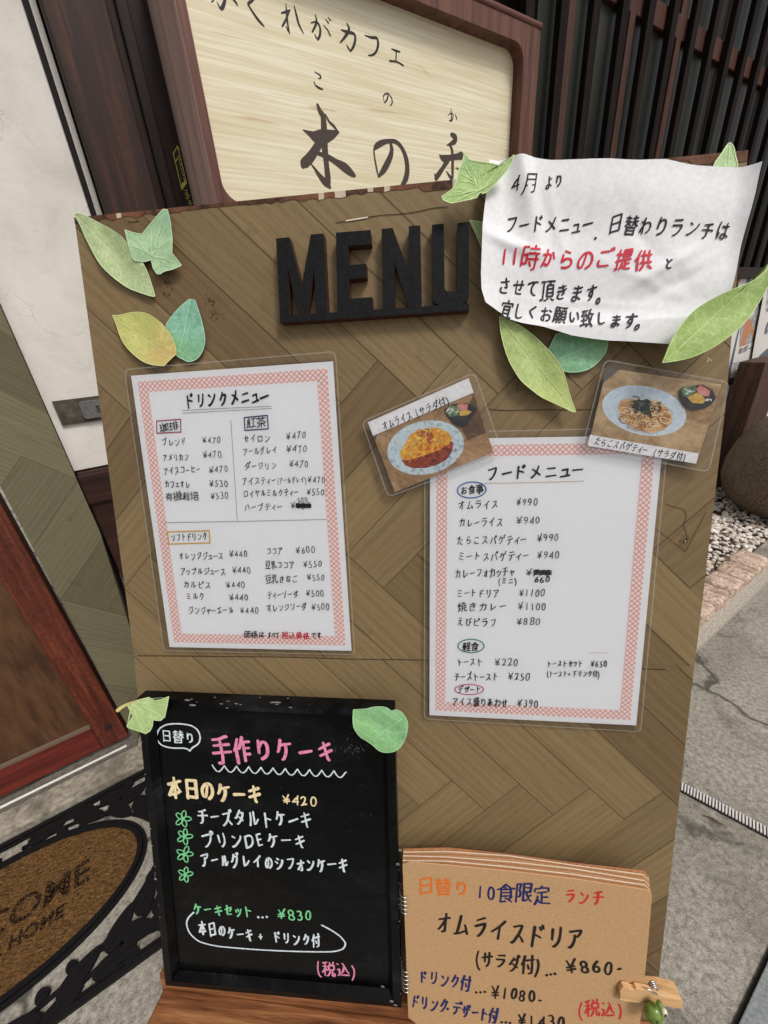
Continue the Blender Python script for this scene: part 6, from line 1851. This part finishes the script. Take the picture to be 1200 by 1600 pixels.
# scuffs where the paint has chipped
m = MB(); rg = random.Random(6); z = .0003
BPX = BOARD.up(BBZ)
for i in range(60):
    e_ = i % 3
    if e_ == 0: x, y = rg.uniform(290, 470), 1098 + rg.gauss(0, 4)
    elif e_ == 1:
        f = rg.random(); x, y = 214 + 45 * f + abs(rg.gauss(0, 1)), 1100 + 430 * f
    else:
        f = rg.random(); x, y = 621 + 4 * f + rg.gauss(0, 1), 1180 + 380 * f
    r_ = abs(rg.gauss(0, .9)) + .25; z += 3e-7
    m.poly([BPX.at(px_, py_, z) for px_, py_ in oval(x, y, r_ * (2.4 if e_ == 0 else 1), r_ * .7, .05, 7)][::-1])
for (x, y) in ((618, 1570), (612, 1564), (622, 1350), (598, 1541)):
    z += 3e-6; m.poly([BPX.at(px_, py_, z) for px_, py_ in oval(x, y, rg.uniform(1.5, 3.4), rg.uniform(1.2, 4), .3, 8)][::-1])
m.build("chipped_paint", flat("bare_chip", rgb(130, 126, 120), .7), bb)
CK = BOARD.up(BBZ - .009)
def chalk(name, r, g, b):
    t = T(name)
    f = t.noise(t.coord("Object"), 210, 4, 0.75)
    return t.done(t.ramp(f, [(.30, rgb(r, g, b, .55)), (.5, rgb(r, g, b, .92)), (.7, rgb(r, g, b, 1.0))]), .75, .2)
WH = chalk("white_chalk_pen", 226, 236, 240); PK = chalk("pink_chalk_pen", 240, 146, 178); CR = chalk("cream_chalk_pen", 250, 228, 180); GN = chalk("green_chalk_pen", 130, 214, 150)
lines(bb, CK, [
    ("日替り", 252, 1149, 306, 1152, 19, 2.2, WH),
    ("手作りケーキ", 330, 1172, 526, 1174, 40, 4.8, PK, "heading"),
    ("本日のケーキ", 262, 1231, 411, 1243, 32, 4.8, CR), ("¥420", 440, 1248, 496, 1252, 19, 2.6, CR),
    ("チーズタルトケーキ", 307, 1276, 489, 1281, 27, 3.0, WH), ("プリンDEケーキ", 314, 1312, 481, 1313, 26, 2.9, WH), ("アールグレイのシフォンケーキ", 312, 1342, 545, 1352, 24, 2.9, WH),
    ("ケーキセット", 301, 1420, 396, 1424, 20, 2.6, GN), ("…", 401, 1425, 420, 1428, 18, 2.4, WH), ("¥830", 432, 1428, 489, 1430, 20, 2.4, GN),
    ("本日のケーキ", 310, 1450, 397, 1461, 22, 2.6, WH), ("+", 404, 1462, 416, 1463, 18, 2.3, WH), ("ドリンク付", 425, 1463, 502, 1471, 21, 2.5, WH),
    ("(税込)", 493, 1511, 557, 1518, 23, 2.4, PK)], z=.0004)
frame_line(bb, CK, [(245, 1153), (246, 1142), (255, 1133), (270, 1130), (290, 1131), (305, 1135), (313, 1146), (313, 1158), (308, 1164), (300, 1168), (297, 1173), (291, 1168), (272, 1169), (256, 1166), (248, 1160)], 2.2, WH, .0004, True, True, "speech_bubble")
W_ = []
x = 332
for i in range(11):
    x0, x1 = 332 + i * 19, 332 + (i + 1) * 19
    y0 = 1195 + i * .9
    for f in (0, .15, .35, .55, .75, .9):
        W_.append((x0 + 19 * f, y0 + 10.5 * math.sin(math.pi * min(1, max(0, f)))))
W_.append((541, 1206))
frame_line(bb, CK, W_, 1.9, WH, .0004, False, False, "wavy_underline")
frame_line(bb, CK, [(303, 1425), (293, 1434), (291, 1446), (300, 1464), (322, 1476), (370, 1481), (430, 1485), (500, 1487), (530, 1486), (541, 1478), (538, 1468), (524, 1456), (503, 1445)], 2.0, WH, .0004, True, False, "drawn_loop")
for (x, y, k) in ((286, 1279, 1.1), (289, 1307, 1.05), (289, 1334, 1.1), (290, 1366, 1.0)):
    m = MB(); z = .0004
    for i in range(5):
        q = i * 2 * math.pi / 5 - 1.3 + random.uniform(-.2, .2)
        P = oval(x + 6.2 * k * math.cos(q), y + 6.2 * k * math.sin(q), 5.8 * k, 3.1 * k, q, 12)
        z = pxline(m, CK, P, 1.7, z, 0, True, True) + 4e-6
    m.build("drawn_flower", GN, bb)
# ghosted old writing
m = MB(); rg = random.Random(12); z = .0002
for i in range(26):
    x, y = 548 + rg.gauss(0, 10), 1165 + rg.gauss(0, 9)
    q = rg.uniform(0, 3); l_ = rg.uniform(1, 7)
    z = pxline(m, CK, [(x, y), (x + l_ * math.cos(q), y + l_ * math.sin(q))], .5, z, 0, False)
m.build("wiped_chalk", flat("wiped_chalk", rgb(84, 84, 86), .8), bb)

# ------------------------------------------------------------------ kraft sketchbook
KZ = .034
kb = thing("sketchbook", "kraft paper ring bound sketchbook showing the lunch special, standing right of the blackboard", "sketchbook", B3(.39, -.79, .02))
KP = BOARD.up(KZ)
KR = speckle("kraft_paper", rgb(178, 140, 100), rgb(198, 160, 117), 700, 0.9, 0.1, 0.1, 0.0003, 3)
KE = flat("kraft_edge", rgb(214, 168, 122), 0.8)
cov = [(629, 1351), (640, 1347), (700, 1352), (800, 1362), (900, 1374), (1012, 1391), (1019, 1398), (1013, 1470), (1006, 1540), (1001, 1590), (996, 1650), (800, 1632), (660, 1607), (638, 1590), (634, 1480)]
m = MB(); m.prism([KP.at(*p) for p in cov][::-1], BN * -.0009, 0, 1); m.build("front_cover", [KR, KE], kb)
for i in range(7):
    zb_ = KZ - .0016 - i * .0019
    pl = BOARD.up(zb_)
    up_ = i * .0010
    o = [(629, 1352), (700, 1353), (800, 1362), (900, 1374), (1010, 1391), (1019, 1400), (1006, 1540), (998, 1640), (800, 1632), (660, 1607), (638, 1590), (634, 1480)]
    pts = []
    for x, y in o:
        u, v = KP.uv(x, y)
        rg_ = random.Random(i * 17 + int(x)); up2 = up_ * (1 if y < 1420 else 0)
        pts.append(pl.pos(u + (.0006 * i if x > 990 else 0), v + up2 * (.8 + .3 * math.sin(x * .02 + i))))
    m = MB(); m.prism(pts[::-1], BN * -.0011, 0, 1)
    m.build("page", [KR if i < 6 else speckle("kraft_back", rgb(160, 112, 70), rgb(196, 146, 98), 300, .85, .15, .1), flat("page_edge", (rgb(232, 206, 182) if i % 2 else rgb(168, 112, 76)), .8)], kb)
t = T("wire_steel"); WIRE = t.done(rgb(200, 198, 194), 0.25, 0.5, 0.9)
for (x0, y0, n) in ((633, 1391, 5), (635, 1506, 6)):
    m = MB()
    for i in range(n):
        y = y0 + i * 6.2
        c = BOARD.up(KZ - .006).at(x0 - 1 + i * .2, y)
        P = []
        for k in range(17):
            q = 2 * math.pi * k / 17
            P.append(c + BU * (.0055 * math.cos(q)) + BN * (.0085 * math.sin(q)) + BV * (.0018 * math.sin(q)))
        m.tube(P, .00055, 6, closed=True)
    m.build("ring_binding", WIRE, kb, smooth=True)
NAVY = ink("navy_marker", 34, 38, 96); ORG = ink("orange_marker", 226, 112, 32); RDM = ink("red_marker", 204, 44, 52); BKM = ink("black_brush_pen", 34, 28, 26)
lines(kb, KP, [
    ("日替り", 652, 1382, 735, 1388, 27, 2.6, ORG), ("10食限定", 743, 1393, 862, 1398, 29, 2.8, NAVY), ("ランチ", 880, 1400, 945, 1404, 27, 2.8, RDM),
    ("オムライスドリア", 679, 1442, 914, 1470, 40, 3.7, BKM), ("(サラダ付)", 742, 1496, 845, 1510, 27, 3.1, BKM), ("…", 849, 1517, 871, 1519, 22, 3.0, BKM), ("¥860-", 882, 1511, 976, 1510, 27, 3.2, BKM),
    ("ドリンク付", 653, 1525, 736, 1538, 24, 2.6, NAVY), ("…", 740, 1544, 762, 1546, 18, 2.6, BKM), ("¥1080-", 766, 1547, 849, 1560, 25, 2.8, BKM),
    ("ドリンク・デザート付", 642, 1562, 779, 1589, 24, 2.6, NAVY), ("…", 783, 1592, 801, 1595, 18, 2.6, BKM), ("¥1430-", 806, 1592, 897, 1600, 25, 2.8, BKM),
    ("(税込)", 902, 1574, 974, 1577, 25, 2.3, RDM)], z=.0003)

# clothes peg with a frog ornament --------------------------------------------------------------------
peg = thing("clothes_peg", "small wooden clothes peg clipping the sketchbook's right edge", "clothes peg", BOARD.up(KZ + .005).at(1010, 1565))
PEGW = timber("peg_wood", rgb(186, 138, 88), rgb(214, 170, 120), rgb(232, 196, 150), BU, 60, .6, .25, .2)
def pegpx(x, y): return 940 + x * 140 / 1200, 1520 + y * 80 / 686
PF = BOARD.up(KZ + .0056); PBk = BOARD.up(KZ - .014)
m = MB(); m.prism([PF.at(*pegpx(x, y)) for x, y in ((250, 235), (290, 192), (370, 200), (400, 228), (440, 232), (460, 205), (600, 230), (780, 300), (1075, 365), (1095, 400), (1075, 490), (880, 455), (560, 415), (320, 388), (242, 365))][::-1], BN * -.0050); m.build("front_jaw", PEGW, peg, bevel=.0006)
m = MB(); m.prism([PBk.at(*pegpx(x, y)) for x, y in ((560, 125), (760, 140), (1010, 220), (1035, 260), (1020, 330), (900, 300), (560, 240))][::-1], BN * -.006); m.build("back_jaw", PEGW, peg, bevel=.0006)
m = MB()
PS = BOARD.up(KZ + .002)
c = PS.at(*pegpx(705, 215))
for k in range(4):
    P = [c + BU * (.0032 * math.cos(q)) + BV * (.0032 * math.sin(q)) + BN * (-.004 + k * .0016) for q in (2 * math.pi * i / 14 for i in range(14))]
    m.tube(P, .0007, 6, closed=True)
m.tube([PF.at(*pegpx(585, 185), .001), PF.at(*pegpx(740, 270), .001)], .0008, 6)
m.build("spring", bpy.data.materials["wire_steel"], peg, smooth=True)
frog = thing("frog_ornament", "tiny green ceramic frog head glued on the clothes peg", "ornament", PF.at(*pegpx(640, 420)))
fc = PF.at(*pegpx(645, 415), .007)
def ball(c, rx, ry, rz, seg=20, rings=12):
    V, F = [], []
    for j in range(1, rings):
        for i in range(seg):
            a, b = math.pi * j / rings, 2 * math.pi * i / seg
            V.append(c + BU * rx * math.sin(a) * math.cos(b) + BV * ry * math.cos(a) + BN * rz * math.sin(a) * math.sin(b))
    V += [c + BV * ry, c - BV * ry]
    for j in range(rings - 2):
        for i in range(seg):
            F.append((j * seg + i, (j + 1) * seg + i, (j + 1) * seg + (i + 1) % seg, j * seg + (i + 1) % seg))
    for i in range(seg):
        F.append((len(V) - 2, i, (i + 1) % seg)); F.append((len(V) - 1, (rings - 2) * seg + (i + 1) % seg, (rings - 2) * seg + i))
    return V, F
t = T("frog_glaze")
f = t.noise(t.coord("Object"), 160, 3)
GLZ = t.done(t.ramp(f, [(.35, rgb(84, 108, 40)), (.7, rgb(124, 144, 66))]), .25, .5)
m = MB()
V, F = ball(fc, .0090, .0102, .0076)
m.mesh(V, F); m.build("head", GLZ, frog, smooth=True)
for (x, y) in ((705, 250), (760, 345)):
    e = PF.at(*pegpx(x, y), .0095)
    m = MB(); m.mesh(*ball(e, .0030, .0036, .0032)); 
    ey = m.build("eye", flat("eye_white", rgb(214, 208, 180), .25, .5) if y > 300 else GLZ, frog, smooth=True)
    if y > 300:
        m = MB(); m.mesh(*ball(e + BN * .0023, .0014, .0019, .0012)); m.build("pupil", flat("eye_black", rgb(20, 20, 18), .2, .5), ey, smooth=True)
m = MB(); m.tube([fc + BU * .0035 + BV * -.0052 + BN * .0071, fc + BU * .0005 + BV * -.001 + BN * .0084, fc + BU * -.001 + BV * .004 + BN * .0078], .0005, 6); m.build("mouth_line", flat("dark_green", rgb(52, 66, 28), .5), frog)
